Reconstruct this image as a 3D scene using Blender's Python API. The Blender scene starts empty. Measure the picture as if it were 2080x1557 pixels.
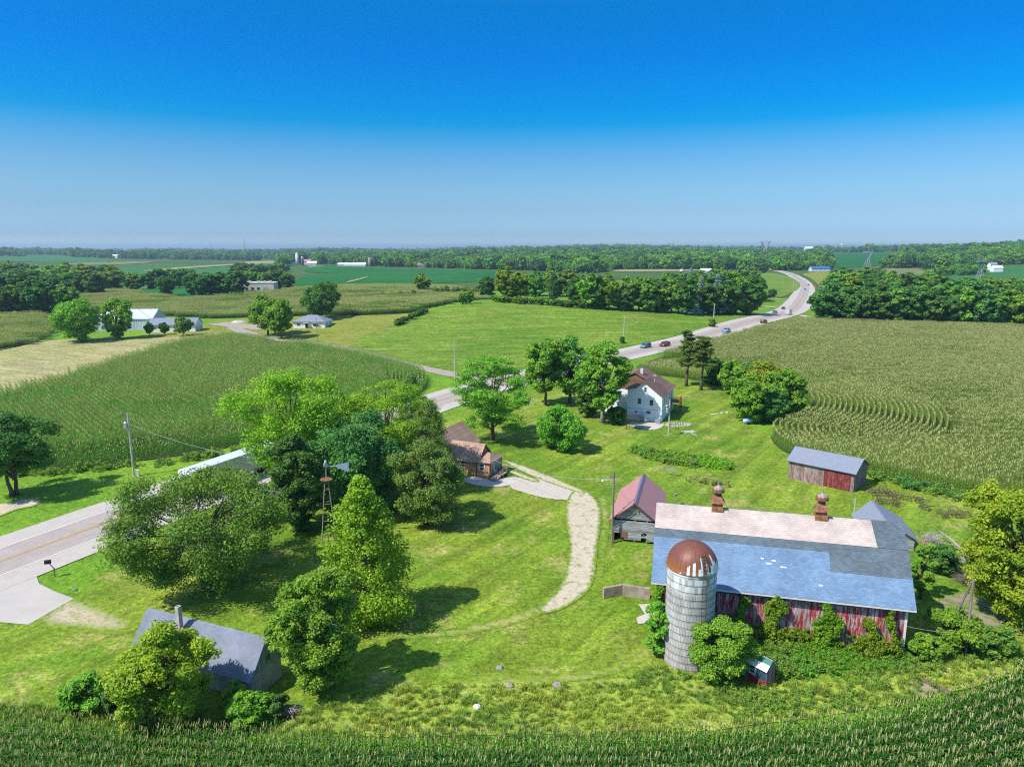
import bpy, math, random
import numpy as np
from mathutils import Vector, Matrix, geometry
R = math.radians
C = bpy.context.scene.collection
SC = bpy.context.scene
rng = np.random.default_rng(7); random.seed(7)

# ------------------------------------------------------------------ camera, sky, sun, exposure
F = 1443.0; CX, CY = 1040.0, 778.5; CAMH = 34.0; PITCH = math.atan((778.5 - 505.0) / F)
cd = bpy.data.cameras.new('camera'); cam = bpy.data.objects.new('camera', cd); C.objects.link(cam)
cam.location = (0, 0, CAMH); cam.rotation_euler = (math.pi / 2 - PITCH, 0, 0)
cd.sensor_fit = 'HORIZONTAL'; cd.sensor_width = 36; cd.lens = 36 * F / 2080; cd.clip_start = .5; cd.clip_end = 60000
SC.camera = cam
SUN_EL, SUN_DIR = 51.0, math.radians(28)      # light travels towards +x, a little away from the camera
w = bpy.data.worlds.new('World'); SC.world = w; w.use_nodes = True
wt = w.node_tree; wt.nodes.clear()
wo = wt.nodes.new('ShaderNodeOutputWorld'); wb = wt.nodes.new('ShaderNodeBackground')
sk = wt.nodes.new('ShaderNodeTexSky'); sk.sky_type = 'NISHITA'; sk.sun_disc = False
sk.sun_elevation = R(SUN_EL); sk.sun_rotation = math.atan2(-math.cos(SUN_DIR), -math.sin(SUN_DIR)) % (2 * math.pi)
sk.altitude = 300; sk.air_density = 1.0; sk.dust_density = 0.6; sk.ozone_density = 3.0
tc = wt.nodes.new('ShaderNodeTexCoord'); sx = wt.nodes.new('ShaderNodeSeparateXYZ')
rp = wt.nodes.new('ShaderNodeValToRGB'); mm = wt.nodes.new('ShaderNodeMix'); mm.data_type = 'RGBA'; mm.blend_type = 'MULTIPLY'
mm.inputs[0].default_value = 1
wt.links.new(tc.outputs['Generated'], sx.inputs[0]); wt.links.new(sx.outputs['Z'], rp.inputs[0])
SKYSTOPS = [(0.0, (0.7428, 1.0668, 1.4511)), (0.0067, (0.7428, 1.0668, 1.4511)), (0.0175, (0.509, 0.7615, 1.2459)), (0.051, (0.4735, 0.6981, 0.9958)), (0.0774, (0.4709, 0.7331, 0.9689)), (0.1033, (0.4139, 0.7354, 0.9803)), (0.1225, (0.311, 0.7241, 1.0056)), (0.1414, (0.1631, 0.7014, 1.0319)), (0.16, (0.0189, 0.654, 1.0539)), (0.1782, (0.0001, 0.6221, 1.1143)), (0.2021, (0.0, 0.5996, 1.1453)), (0.2368, (0.0001, 0.5612, 1.1827)), (0.2702, (0.0001, 0.5821, 1.1508)), (0.299, (0.0001, 0.6185, 1.1424)), (0.4, (0.8, 1.2, 1.45)), (0.6, (1.2, 1.4, 1.5)), (1.0, (1.2, 1.4, 1.5))]  # top stops, above the view, are brightened to add ambient fill light
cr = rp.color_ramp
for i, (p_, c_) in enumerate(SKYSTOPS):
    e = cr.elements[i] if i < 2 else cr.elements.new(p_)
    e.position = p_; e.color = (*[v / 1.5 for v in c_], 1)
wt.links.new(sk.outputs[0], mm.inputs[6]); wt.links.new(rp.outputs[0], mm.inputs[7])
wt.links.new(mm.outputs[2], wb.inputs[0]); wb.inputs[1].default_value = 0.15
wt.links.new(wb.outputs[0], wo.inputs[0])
sd = bpy.data.lights.new('sun', 'SUN'); sd.energy = 4.2; sd.angle = R(.5); sd.color = (1, .95, .86)
so = bpy.data.objects.new('sun', sd); C.objects.link(so)
so.rotation_euler = Vector((math.cos(SUN_DIR) * math.cos(R(SUN_EL)), math.sin(SUN_DIR) * math.cos(R(SUN_EL)), -math.sin(R(SUN_EL)))).to_track_quat('-Z', 'Y').to_euler()
SC.view_settings.view_transform = 'Standard'; SC.view_settings.look = 'None'; SC.view_settings.exposure = 0.45; SC.view_settings.gamma = 1
SC.render.engine = 'CYCLES'; cy = SC.cycles
cy.max_bounces = 5; cy.diffuse_bounces = 3; cy.glossy_bounces = 2; cy.transmission_bounces = 4; cy.volume_bounces = 0; cy.transparent_max_bounces = 6
cy.use_denoising = False; cy.filter_width = 1.15; cy.sample_clamp_indirect = 4; cy.caustics_reflective = False; cy.caustics_refractive = False
HAZE = 1.15e-4

# ------------------------------------------------------------------ terrain and pixel -> ground
HX = np.array([-400, 0, 300, 600, 850, 1000, 1120, 1300, 1450, 1600, 1750, 1900, 2000, 2150, 2500])
HZ = np.array([4, 4, 6, 1, 3, 8, 13, 14, 13, 13, 26, 31, 34, 36, 32.])
def H(x, y):
    x = np.asarray(x, float); y = np.asarray(y, float)
    d = np.hypot(x, y)
    px = CX + F * x / np.maximum(y, 1) ; px = np.where(y > 50, px, np.where(x > 0, 2500, -400))
    t = np.clip((d - 900) / 2100, 0, 1); t = t * t * (3 - 2 * t)
    z = np.interp(px, HX, HZ) * t
    z = z + t * 8 * np.sin(x / 330 + 1.2) * np.cos(y / 410)
    t2 = np.clip((d - 3600) / 1600, 0, 1); z = z + t2 * t2 * (3 - 2 * t2) * np.interp(px, [-400, 600, 900, 980, 1060, 1180, 1330, 1440, 1600, 2500], [-4, 0, 3, 14, 16, 23, 20, 14, 0, 0]) + t2 * (5 * np.sin(px / 47) + 4 * np.sin(px / 103 + 1))
    z = z - 0.3 * np.clip((d - 4500) / 4000, 0, 1) * z
    z = z + 8.0 * np.exp(-((x + 8) ** 2 / (2 * 72 ** 2) + (y - 355) ** 2 / (2 * 46 ** 2)))
    z = z + 5.0 * np.exp(-((x + 120) ** 2 / (2 * 130 ** 2) + (y - 520) ** 2 / (2 * 70 ** 2)))
    return z
SP, CP = math.sin(PITCH), math.cos(PITCH)
def ray(px, py):
    u = (px - CX) / F; v = (py - CY) / F
    return u, CP - v * SP, -(SP + v * CP)
def at(px, py, dz=0.0):
    """world point where the sight line through a photo pixel meets the terrain (raised by dz)"""
    u, fw, dn = ray(px, py)
    t0 = 20.0; t1 = t0
    while t1 < 12000:
        x, y, z = u * t1, fw * t1, CAMH + dn * t1
        if z < float(H(x, y)) + dz: break
        t0 = t1; t1 *= 1.012
    for _ in range(22):
        tm = (t0 + t1) / 2
        if CAMH + dn * tm < float(H(u * tm, fw * tm)) + dz: t1 = tm
        else: t0 = tm
    x, y = u * t1, fw * t1
    return Vector((x, y, float(H(x, y)) + dz))
def atd(px, d):
    """ground point in the direction of photo column px, d metres out"""
    x = (px - CX) / F * d
    return Vector((x, d, float(H(x, d))))
def topz(P, py):
    u, fw, dn = ray(CX, py)
    return CAMH + dn / fw * P.y - P.z
def ppm(P): return F / (P.y * CP + (CAMH - P.z) * SP)       # photo pixels per metre at P

# ------------------------------------------------------------------ materials
class NT:
    def __init__(s, name):
        s.m = bpy.data.materials.new(name); s.m.use_nodes = True; s.t = s.m.node_tree; s.t.nodes.clear()
        s.out = s.t.nodes.new('ShaderNodeOutputMaterial')
    def n(s, typ, **k):
        x = s.t.nodes.new('ShaderNode' + typ)
        for a, b in k.items(): setattr(x, a, b)
        return x
    def L(s, a, b): s.t.links.new(a, b)
    def put(s, sock, v):
        if isinstance(v, bpy.types.NodeSocket): s.L(v, sock)
        elif v is not None:
            if hasattr(sock, 'default_value') and sock.type == 'RGBA' and len(v) == 3: v = (*v, 1)
            sock.default_value = v
    def obj(s, scale=(1, 1, 1), rot=(0, 0, 0)):
        t = s.n('TexCoord'); m = s.n('Mapping'); s.L(t.outputs['Object'], m.inputs[0])
        m.inputs['Rotation'].default_value = rot
        if tuple(rot) != (0, 0, 0):
            k = s.n('Mapping'); s.L(m.outputs[0], k.inputs[0]); k.inputs['Scale'].default_value = scale; return k.outputs[0]
        m.inputs['Scale'].default_value = scale; return m.outputs[0]
    def noise(s, vec, scale, detail=3, rough=.6, dist=0):
        x = s.n('TexNoise'); s.L(vec, x.inputs['Vector']); x.inputs['Scale'].default_value = scale
        x.inputs['Detail'].default_value = detail; x.inputs['Roughness'].default_value = rough; x.inputs['Distortion'].default_value = dist
        return x.outputs['Fac']
    def ramp(s, fac, stops, interp='LINEAR'):
        x = s.n('ValToRGB'); s.L(fac, x.inputs[0]); x.color_ramp.interpolation = interp
        for i, (p, c) in enumerate(stops):
            e = x.color_ramp.elements[i] if i < 2 else x.color_ramp.elements.new(p)
            e.position = p; e.color = (c, c, c, 1) if isinstance(c, (int, float)) else (*c, 1)
        return x.outputs[0]
    def mix(s, fac, a, b, mode='MIX'):
        x = s.n('Mix', data_type='RGBA', blend_type=mode); s.put(x.inputs[0], fac); s.put(x.inputs[6], a); s.put(x.inputs[7], b)
        return x.outputs[2]
    def math(s, op, a, b=None, c=None):
        x = s.n('Math', operation=op); s.put(x.inputs[0], a); s.put(x.inputs[1], b)
        if c is not None: s.put(x.inputs[2], c)
        return x.outputs[0]
    def sep(s, v):
        x = s.n('SeparateXYZ'); s.L(v, x.inputs[0]); return x.outputs
    def comb(s, a, b, c):
        x = s.n('CombineXYZ')
        for i, v in enumerate((a, b, c)): s.put(x.inputs[i], v)
        return x.outputs[0]
    def bsdf(s, col, rough=.8, spec=.3, metal=0, bump=None, bs=.3, bd=.05):
        x = s.n('BsdfPrincipled'); s.put(x.inputs['Base Color'], col); s.put(x.inputs['Roughness'], rough)
        x.inputs['Specular IOR Level'].default_value = spec; x.inputs['Metallic'].default_value = metal
        if bump is not None:
            b = s.n('Bump'); b.inputs['Strength'].default_value = bs; b.inputs['Distance'].default_value = bd
            s.L(bump, b.inputs['Height']); s.L(b.outputs[0], x.inputs['Normal'])
        s.L(x.outputs[0], s.out.inputs[0]); s.b = x
        return s.m
def plain(name, c, rough=.6, spec=.3, metal=0, var=.15, scale=3.0):
    """a weathered, slightly uneven surface of one colour"""
    t = NT(name); v = t.obj(); f = t.noise(v, scale, 4)
    lo = tuple(x * (1 - var) for x in c); hi = tuple(min(1, x * (1 + var)) for x in c)
    return t.bsdf(t.ramp(f, [(.3, lo), (.7, hi)]), rough, spec, metal)
def two(name, a, b, scale, lo=.4, hi=.6, rough=.85, spec=.2, detail=5, stretch=(1, 1, 1), rot=(0, 0, 0), bump=.2, bd=.05, fine=None):
    t = NT(name); v = t.obj(stretch, rot); f = t.noise(v, scale, detail)
    c = t.mix(t.ramp(f, [(lo, 0.), (hi, 1.)]), a, b)
    if fine:
        g = t.noise(t.obj(), fine, 3); c = t.mix(1., c, t.ramp(g, [(.3, .82), (.7, 1.14)]), 'MULTIPLY')
    return t.bsdf(c, rough, spec, bump=f, bs=bump, bd=bd)
def grass(name, a, b, dry, big=.03, mid=.18, fine=1.6, dryamt=.62, streak=None, streakamt=.25):
    t = NT(name); v = t.obj()
    c = t.mix(t.ramp(t.noise(v, big, 4, .65, .6), [(.38, 0.), (.62, 1.)]), a, b)
    c = t.mix(t.ramp(t.noise(v, mid, 5, .7, .4), [(dryamt, 0.), (dryamt + .14, .85)]), c, dry)
    c = t.mix(1., c, t.ramp(t.noise(v, mid * 2.7, 4, .75), [(.3, .8), (.7, 1.2)]), 'MULTIPLY')
    g = t.noise(v, fine, 4, .8)
    c = t.mix(1., c, t.ramp(g, [(.33, .5), (.67, 1.4)]), 'MULTIPLY')
    c = t.mix(1., c, t.ramp(t.noise(v, fine * 3.1, 2, .8), [(.33, .66), (.67, 1.3)]), 'MULTIPLY')
    if streak:
        s_ = t.noise(t.obj((1, .06, 1), (0, 0, streak)), .55, 3)
        c = t.mix(1., c, t.ramp(s_, [(.35, 1 - streakamt), (.65, 1 + streakamt)]), 'MULTIPLY')
    return t.bsdf(c, .9, .1, bump=g, bs=.6, bd=.12)
def leaf(name, a, b, transl=.3, rough=.55, hue=.03, gain=1.0):
    a = tuple(x * gain for x in a); b = tuple(x * gain for x in b)
    t = NT(name); at_ = t.n('Attribute', attribute_name='v'); oi = t.n('ObjectInfo')
    c = t.mix(at_.outputs['Fac'], a, b)
    hs = t.n('HueSaturation'); t.L(c, hs.inputs['Color'])
    t.L(t.math('MULTIPLY_ADD', oi.outputs['Random'], hue, .5 - hue / 2), hs.inputs['Hue'])
    t.L(t.math('MULTIPLY_ADD', oi.outputs['Random'], .24, .88), hs.inputs['Value'])
    d = t.n('BsdfPrincipled'); t.L(hs.outputs[0], d.inputs['Base Color']); d.inputs['Roughness'].default_value = rough; d.inputs['Specular IOR Level'].default_value = .25
    tr = t.n('BsdfTranslucent'); t.L(t.mix(1., hs.outputs[0], (1.25, 1.15, .5), 'MULTIPLY'), tr.inputs[0])
    ms = t.n('MixShader'); ms.inputs[0].default_value = transl; t.L(d.outputs[0], ms.inputs[1]); t.L(tr.outputs[0], ms.inputs[2])
    t.L(ms.outputs[0], t.out.inputs[0]); return t.m
def shingle(name, a, b, sc=4.0, mortar=.55, big=None, rough=.85):
    t = NT(name); o = t.sep(t.obj()); v = t.comb(o[0], t.math('MULTIPLY', o[2], 1.4), 0.)
    k = t.n('TexBrick'); t.L(v, k.inputs['Vector']); k.inputs['Scale'].default_value = sc
    k.inputs['Color1'].default_value = (*a, 1); k.inputs['Color2'].default_value = (*b, 1); k.inputs['Mortar'].default_value = (a[0] * mortar, a[1] * mortar, a[2] * mortar, 1)
    k.inputs['Mortar Size'].default_value = .035; k.inputs['Brick Width'].default_value = 1.3; k.inputs['Row Height'].default_value = .62
    c = k.outputs['Color']
    f = t.noise(t.obj(), .5, 5); c = t.mix(1., c, t.ramp(f, [(.3, .8), (.7, 1.18)]), 'MULTIPLY')
    return t.bsdf(c, rough, .25, bump=k.outputs['Fac'], bs=.3, bd=-.02)
def boards(name, paint, bare, lo=.45, hi=.55, per=4.5, horiz=False, gap=.25, rough=.85, vary=.28):
    """weathered boards: paint peeling off bare wood along the grain"""
    t = NT(name); o = t.sep(t.obj()); xy = t.math('ADD', o[0], o[1])
    if horiz: u, q = o[2], xy
    else: u, q = xy, o[2]
    v = t.comb(t.math('MULTIPLY', u, per), t.math('MULTIPLY', q, .55), 0.)
    f = t.noise(v, 1.3, 6, .75)
    c = t.mix(t.ramp(f, [(lo, 0.), (hi, 1.)]), paint, bare)
    fr = t.math('FRACT', t.math('MULTIPLY', u, per)); fl = t.math('FLOOR', t.math('MULTIPLY', u, per))
    wn = t.n('TexWhiteNoise', noise_dimensions='1D'); t.L(fl, wn.inputs['W'])
    c = t.mix(1., c, t.ramp(wn.outputs['Value'], [(0., 1 - vary), (1., 1 + vary * .7)]), 'MULTIPLY')
    g = t.ramp(fr, [(0., gap), (.09, 1.)]); c = t.mix(1., c, g, 'MULTIPLY')
    return t.bsdf(c, rough, .2, bump=g, bs=.5, bd=.03)
MT = {}
MT['lawn'] = grass('mown_grass', (.122, .228, .018), (.215, .292, .030), (.36, .33, .10), .05, .16, 1.9, .53, R(35), .22)
MT['verge'] = grass('verge_grass', (.12, .26, .02), (.18, .32, .025), (.29, .29, .08), .03, .1, 1.4, .62)
MT['meadow'] = grass('meadow_grass', (.12, .225, .02), (.17, .265, .028), (.22, .25, .05), .022, .07, .9, .52, R(82), .24)
MT['dry'] = grass('dry_mown_grass', (.40, .35, .17), (.33, .33, .12), (.15, .25, .04), .02, .06, 1.2, .60, R(-62), .16)
MT['ranchlawn'] = grass('pale_lawn', (.21, .25, .035), (.25, .27, .05), (.33, .29, .11), .03, .09, 1.2, .58)
MT['rough'] = grass('rough_grass', (.22, .32, .04), (.34, .40, .06), (.42, .40, .14), .09, .4, 3.0, .56)
MT['base'] = grass('countryside', (.055, .125, .022), (.085, .15, .03), (.16, .17, .06), .006, .012, .2, .6)
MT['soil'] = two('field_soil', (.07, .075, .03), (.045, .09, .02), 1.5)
MT['soy'] = grass('soybean_rows', (.018, .13, .02), (.026, .155, .024), (.04, .17, .03), .006, .02, .5, .6, R(80), .1)
MT['soy2'] = grass('soybean_light', (.045, .16, .035), (.055, .18, .04), (.08, .19, .05), .006, .02, .5, .6, R(75), .1)
MT['tan'] = grass('stubble', (.36, .32, .14), (.30, .29, .11), (.2, .24, .08), .01, .03, .4, .6)
MT['hay'] = grass('hay_field', (.17, .20, .07), (.21, .23, .08), (.26, .25, .10), .01, .03, .4, .6)
MT['lane'] = two('road_lane', (.42, .36, .325), (.36, .31, .285), .35, .3, .7, .85, .2, stretch=(1, 1, 1), bump=.05, fine=6)
MT['shoulder'] = two('road_shoulder', (.52, .46, .41), (.45, .40, .36), .5, .3, .7, .9, .15, bump=.05, fine=8)
MT['concrete'] = two('old_concrete', (.56, .52, .48), (.46, .43, .40), .6, .35, .65, fine=5)
MT['apron'] = two('pale_concrete', (.52, .475, .43), (.43, .395, .36), .3, .3, .7)
MT['gravel'] = two('gravel', (.42, .36, .29), (.30, .26, .20), 1.2, .35, .65, fine=9)
def soft(name, a, b, wdt=1.0, nz=1.6, thr=.5, weed=.56, amount=1.0):
    """bare ground whose ragged edge fades into lawn grass over about wdt metres"""
    t = NT(name); v = t.obj(); c = t.mix(t.noise(v, 2.2, 6, .75), a, b)
    c = t.mix(1., c, t.ramp(t.noise(v, 7, 3), [(.3, .72), (.7, 1.25)]), 'MULTIPLY')
    gr = t.mix(t.ramp(t.noise(v, .05, 4, .65, .6), [(.38, 0.), (.62, 1.)]), (.122, .228, .018), (.215, .292, .030))
    gr = t.mix(1., gr, t.ramp(t.noise(v, 1.9, 4, .8), [(.33, .5), (.67, 1.4)]), 'MULTIPLY')
    ed = t.n('Attribute', attribute_name='edge'); n1 = t.noise(v, nz, 6, .8)
    f = t.math('ADD', t.math('DIVIDE', ed.outputs['Fac'], wdt), t.math('MULTIPLY', t.math('SUBTRACT', n1, .5), 2.6))
    f = t.ramp(f, [(thr - .25, 0.), (thr + .25, amount)])
    w_ = t.ramp(t.noise(v, .9, 8, .85), [(weed, 1.), (weed + .1, .25)])
    return t.bsdf(t.mix(t.mix(1., f, w_, 'MULTIPLY'), gr, c), .95, .1)
def drive():
    t = NT('weedy_drive'); v = t.obj(); c = t.mix(t.noise(v, 3, 5), (.42, .37, .33), (.60, .55, .50))
    c = t.mix(t.ramp(t.noise(v, .45, 6, .75), [(.50, 0.), (.57, 1.)]), c, (.15, .22, .035))
    c = t.mix(1., c, t.ramp(t.noise(v, 7, 3), [(.3, .75), (.7, 1.2)]), 'MULTIPLY'); return t.bsdf(c, .95, .1)
MT['drive'] = drive()
MT['slab'] = soft('cracked_slab', (.44, .39, .33), (.57, .51, .44), .35, 1.2, .5, .62)
MT['track'] = soft('gravel_track', (.43, .36, .26), (.64, .56, .44), .8, 1.4, .45, .51)
MT['worn'] = soft('worn_grass', (.38, .35, .12), (.45, .39, .18), .9, .8, .5, .58, .8)
MT['tanpatch'] = soft('worn_dirt', (.44, .36, .25), (.60, .50, .38), 2.2, .9, .5, .48)
MT['white_line'] = plain('white_line', (.78, .76, .72), .7); MT['yellow_line'] = plain('yellow_line', (.62, .34, .07), .7)
MT['white'] = plain('white_paint', (.80, .80, .80), .6, var=.04); MT['bark'] = two('bark', (.10, .075, .055), (.17, .14, .11), 6, stretch=(1, 1, .2))
MT['greybark'] = two('grey_bark', (.24, .21, .18), (.34, .31, .28), 6, stretch=(1, 1, .2)); MT['deadwood'] = two('dead_wood', (.32, .28, .24), (.46, .42, .38), 5)
MT['pole'] = two('pole_wood', (.20, .16, .13), (.30, .26, .23), 5, stretch=(1, 1, .1)); MT['polegrey'] = two('grey_pole', (.42, .40, .38), (.52, .50, .48), 5)
MT['glass'] = plain('window_glass', (.035, .045, .055), .12, .5, var=.3); MT['black'] = plain('black_rubber', (.018, .018, .018), .7)
MT['steel'] = plain('galvanised', (.48, .50, .53), .45, .5, .5); MT['darksteel'] = plain('rusty_steel', (.12, .075, .055), .8)
MT['rust'] = two('rusted_metal', (.20, .065, .03), (.34, .17, .09), 2.5, rough=.6, spec=.35); MT['lattice'] = plain('tower_steel', (.36, .38, .42), .6)

# ------------------------------------------------------------------ mesh helpers
class MB:
    def __init__(s): s.v = []; s.f = []; s.m = []
    def add(s, vs, fs, mi=0):
        b = len(s.v); s.v += [tuple(v) for v in vs]; s.f += [tuple(b + i for i in f) for f in fs]; s.m += [mi] * len(fs); return s
    def box(s, c, d, rz=0, mi=0, rx=0, ry=0):
        M_ = Matrix.Rotation(rz, 3, 'Z') @ Matrix.Rotation(ry, 3, 'Y') @ Matrix.Rotation(rx, 3, 'X'); c = Vector(c)
        vs = [c + M_ @ Vector((x * d[0] / 2, y * d[1] / 2, z * d[2] / 2)) for z in (-1, 1) for x, y in ((-1, -1), (1, -1), (1, 1), (-1, 1))]
        return s.add(vs, [(3, 2, 1, 0), (4, 5, 6, 7), (0, 1, 5, 4), (1, 2, 6, 5), (2, 3, 7, 6), (3, 0, 4, 7)], mi)
    def prism(s, pts, axis, a, b, mi=0):
        n = len(pts); vs = []
        for k in (a, b):
            for u, v in pts: vs.append({'x': (k, u, v), 'y': (u, k, v), 'z': (u, v, k)}[axis])
        return s.add(vs, [tuple(range(n))[::-1], tuple(range(n, 2 * n))] + [(i, (i + 1) % n, n + (i + 1) % n, n + i) for i in range(n)], mi)
    def slab(s, q, th, mi=0):
        q = [Vector(p) for p in q]; nn = (q[1] - q[0]).cross(q[-1] - q[0]).normalized() * th; k = len(q)
        return s.add(q + [p + nn for p in q], [tuple(range(k))[::-1], tuple(range(k, 2 * k))] + [(i, (i + 1) % k, k + (i + 1) % k, k + i) for i in range(k)], mi)
    def tube(s, pts, rad, n=6, mi=0, cap=True):
        pts = [Vector(p) for p in pts]; rad = rad if isinstance(rad, (list, tuple)) else [rad] * len(pts); vs = []
        for i, p in enumerate(pts):
            d = (pts[min(i + 1, len(pts) - 1)] - pts[max(i - 1, 0)]).normalized()
            a = d.cross(Vector((0, 0, 1)) if abs(d.z) < .9 else Vector((1, 0, 0))).normalized(); b = d.cross(a)
            vs += [p + (a * math.cos(t) + b * math.sin(t)) * rad[i] for t in (2 * math.pi * k / n for k in range(n))]
        fs = [(i * n + k, i * n + (k + 1) % n, (i + 1) * n + (k + 1) % n, (i + 1) * n + k) for i in range(len(pts) - 1) for k in range(n)]
        if cap: fs += [tuple(range(n))[::-1], tuple(range((len(pts) - 1) * n, len(pts) * n))]
        return s.add(vs, fs, mi)
    def lathe(s, prof, n=24, c=(0, 0, 0), mi=0):
        vs = [(c[0] + r * math.cos(2 * math.pi * k / n), c[1] + r * math.sin(2 * math.pi * k / n), c[2] + z) for r, z in prof for k in range(n)]
        fs = [(i * n + k, i * n + (k + 1) % n, (i + 1) * n + (k + 1) % n, (i + 1) * n + k) for i in range(len(prof) - 1) for k in range(n)]
        fs.append(tuple(range(n))[::-1]); fs.append(tuple(range((len(prof) - 1) * n, len(prof) * n)))
        return s.add(vs, fs, mi)
    def build(s, name, mats, parent=None, smooth=False, loc=None):
        me = bpy.data.meshes.new(name); me.from_pydata(s.v, [], s.f)
        for m in (mats if isinstance(mats, (list, tuple)) else [mats]): me.materials.append(m)
        me.polygons.foreach_set('material_index', s.m)
        if smooth: me.polygons.foreach_set('use_smooth', [True] * len(s.f))
        me.update(); o = bpy.data.objects.new(name, me); C.objects.link(o)
        if parent is not None: o.parent = parent
        if loc is not None: o.location = loc
        return o
def T(o, label=None, cat=None, group=None, kind=None):
    if label: o['label'] = label
    if cat: o['category'] = cat
    if group: o['group'] = group
    if kind: o['kind'] = kind
    return o
def E(name, loc, rz=0, label=None, cat=None, group=None):
    o = bpy.data.objects.new(name, None); C.objects.link(o); o.location = loc; o.rotation_euler = (0, 0, rz); o.empty_display_size = .5
    return T(o, label, cat, group)
def np_mesh(name, V, Q, mats, mi=None, v=None):
    """fast mesh from numpy arrays: V (n,3), Q (m,4)"""
    me = bpy.data.meshes.new(name); n, m = len(V), len(Q); k = Q.shape[1]
    me.vertices.add(n); me.vertices.foreach_set('co', np.ascontiguousarray(V, np.float32).ravel())
    me.loops.add(m * k); me.loops.foreach_set('vertex_index', np.ascontiguousarray(Q, np.int32).ravel())
    me.polygons.add(m); me.polygons.foreach_set('loop_start', np.arange(0, m * k, k, dtype=np.int32))
    for mt in (mats if isinstance(mats, (list, tuple)) else [mats]): me.materials.append(mt)
    if mi is not None: me.polygons.foreach_set('material_index', np.ascontiguousarray(mi, np.int32))
    if v is not None:
        a = me.attributes.new('v', 'FLOAT', 'FACE'); a.data.foreach_set('value', np.ascontiguousarray(v, np.float32))
    me.update(calc_edges=True); return me
def copy_tree(o, parent=None):
    c = o.copy(); C.objects.link(c)
    if parent is not None: c.parent = parent
    for ch in o.children: copy_tree(ch, c)
    return c

# ------------------------------------------------------------------ ground, fields, roads
az = np.concatenate([np.linspace(-180, -58, 26), np.linspace(-55, 55, 241), np.linspace(58, 180, 26)[:-1]])
rr = np.concatenate([[8], 20 * 1.028 ** np.arange(0, 242)]); rr = rr[rr < 15000]
A, RR = np.meshgrid(np.radians(az), rr); X = RR * np.sin(A); Y = RR * np.cos(A); n_a = len(az)
Vg = np.stack([X.ravel(), Y.ravel(), H(X, Y).ravel()], 1)
ii, kk = np.meshgrid(np.arange(len(rr) - 1), np.arange(n_a), indexing='ij'); k2 = (kk + 1) % n_a
Qg = np.stack([ii * n_a + kk, ii * n_a + k2, (ii + 1) * n_a + k2, (ii + 1) * n_a + kk], -1).reshape(-1, 4)
Vg = np.vstack([Vg, [[0, 0, 0]]])
gm = np_mesh('ground', Vg, Qg[:, ::-1], [MT['verge'], MT['base']])
import bmesh
cen = RR[:-1].repeat(1) ; gm.polygons.foreach_set('material_index', (RR[:-1].ravel() > 520).astype(np.int32))
bm = bmesh.new(); bm.from_mesh(gm); bm.verts.ensure_lookup_table()
inner = [bm.verts[k] for k in range(n_a)]
try: bm.faces.new(inner)
except Exception: pass
bmesh.ops.recalc_face_normals(bm, faces=bm.faces); bm.to_mesh(gm); bm.free()
ground = bpy.data.objects.new('ground', gm); C.objects.link(ground); T(ground, 'green grassy ground of the whole countryside', 'ground', kind='structure')

def dist_poly(P, B):
    d = np.full(len(P), 1e9)
    for i in range(len(B) - 1):
        a, b = B[i], B[i + 1]; ab = b - a; t = np.clip(((P - a) @ ab) / (ab @ ab + 1e-9), 0, 1); d = np.minimum(d, np.hypot(*(P - a - t[:, None] * ab).T))
    return d
def inpoly(P, poly):
    x, y = P[:, 0], P[:, 1]; r = np.zeros(len(P), bool); n = len(poly)
    for i in range(n):
        x0, y0 = poly[i]; x1, y1 = poly[(i + 1) % n]
        if y0 == y1: continue
        r ^= ((y0 > y) != (y1 > y)) & (x < (x1 - x0) * (y - y0) / (y1 - y0) + x0)
    return r
def smoothpoly(P, it=2, closed=True):
    P = [np.array(p, float) for p in P]
    for _ in range(it):
        q = []; n = len(P)
        for i in range(n if closed else n - 1):
            a, b = P[i], P[(i + 1) % n]; q += [a * .75 + b * .25, a * .25 + b * .75]
        if not closed: q = [P[0]] + q + [P[-1]]
        P = q
    return np.array(P)
def W(pts, dz=0): return [tuple(at(x, y, dz)[:2]) for x, y in pts]
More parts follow.
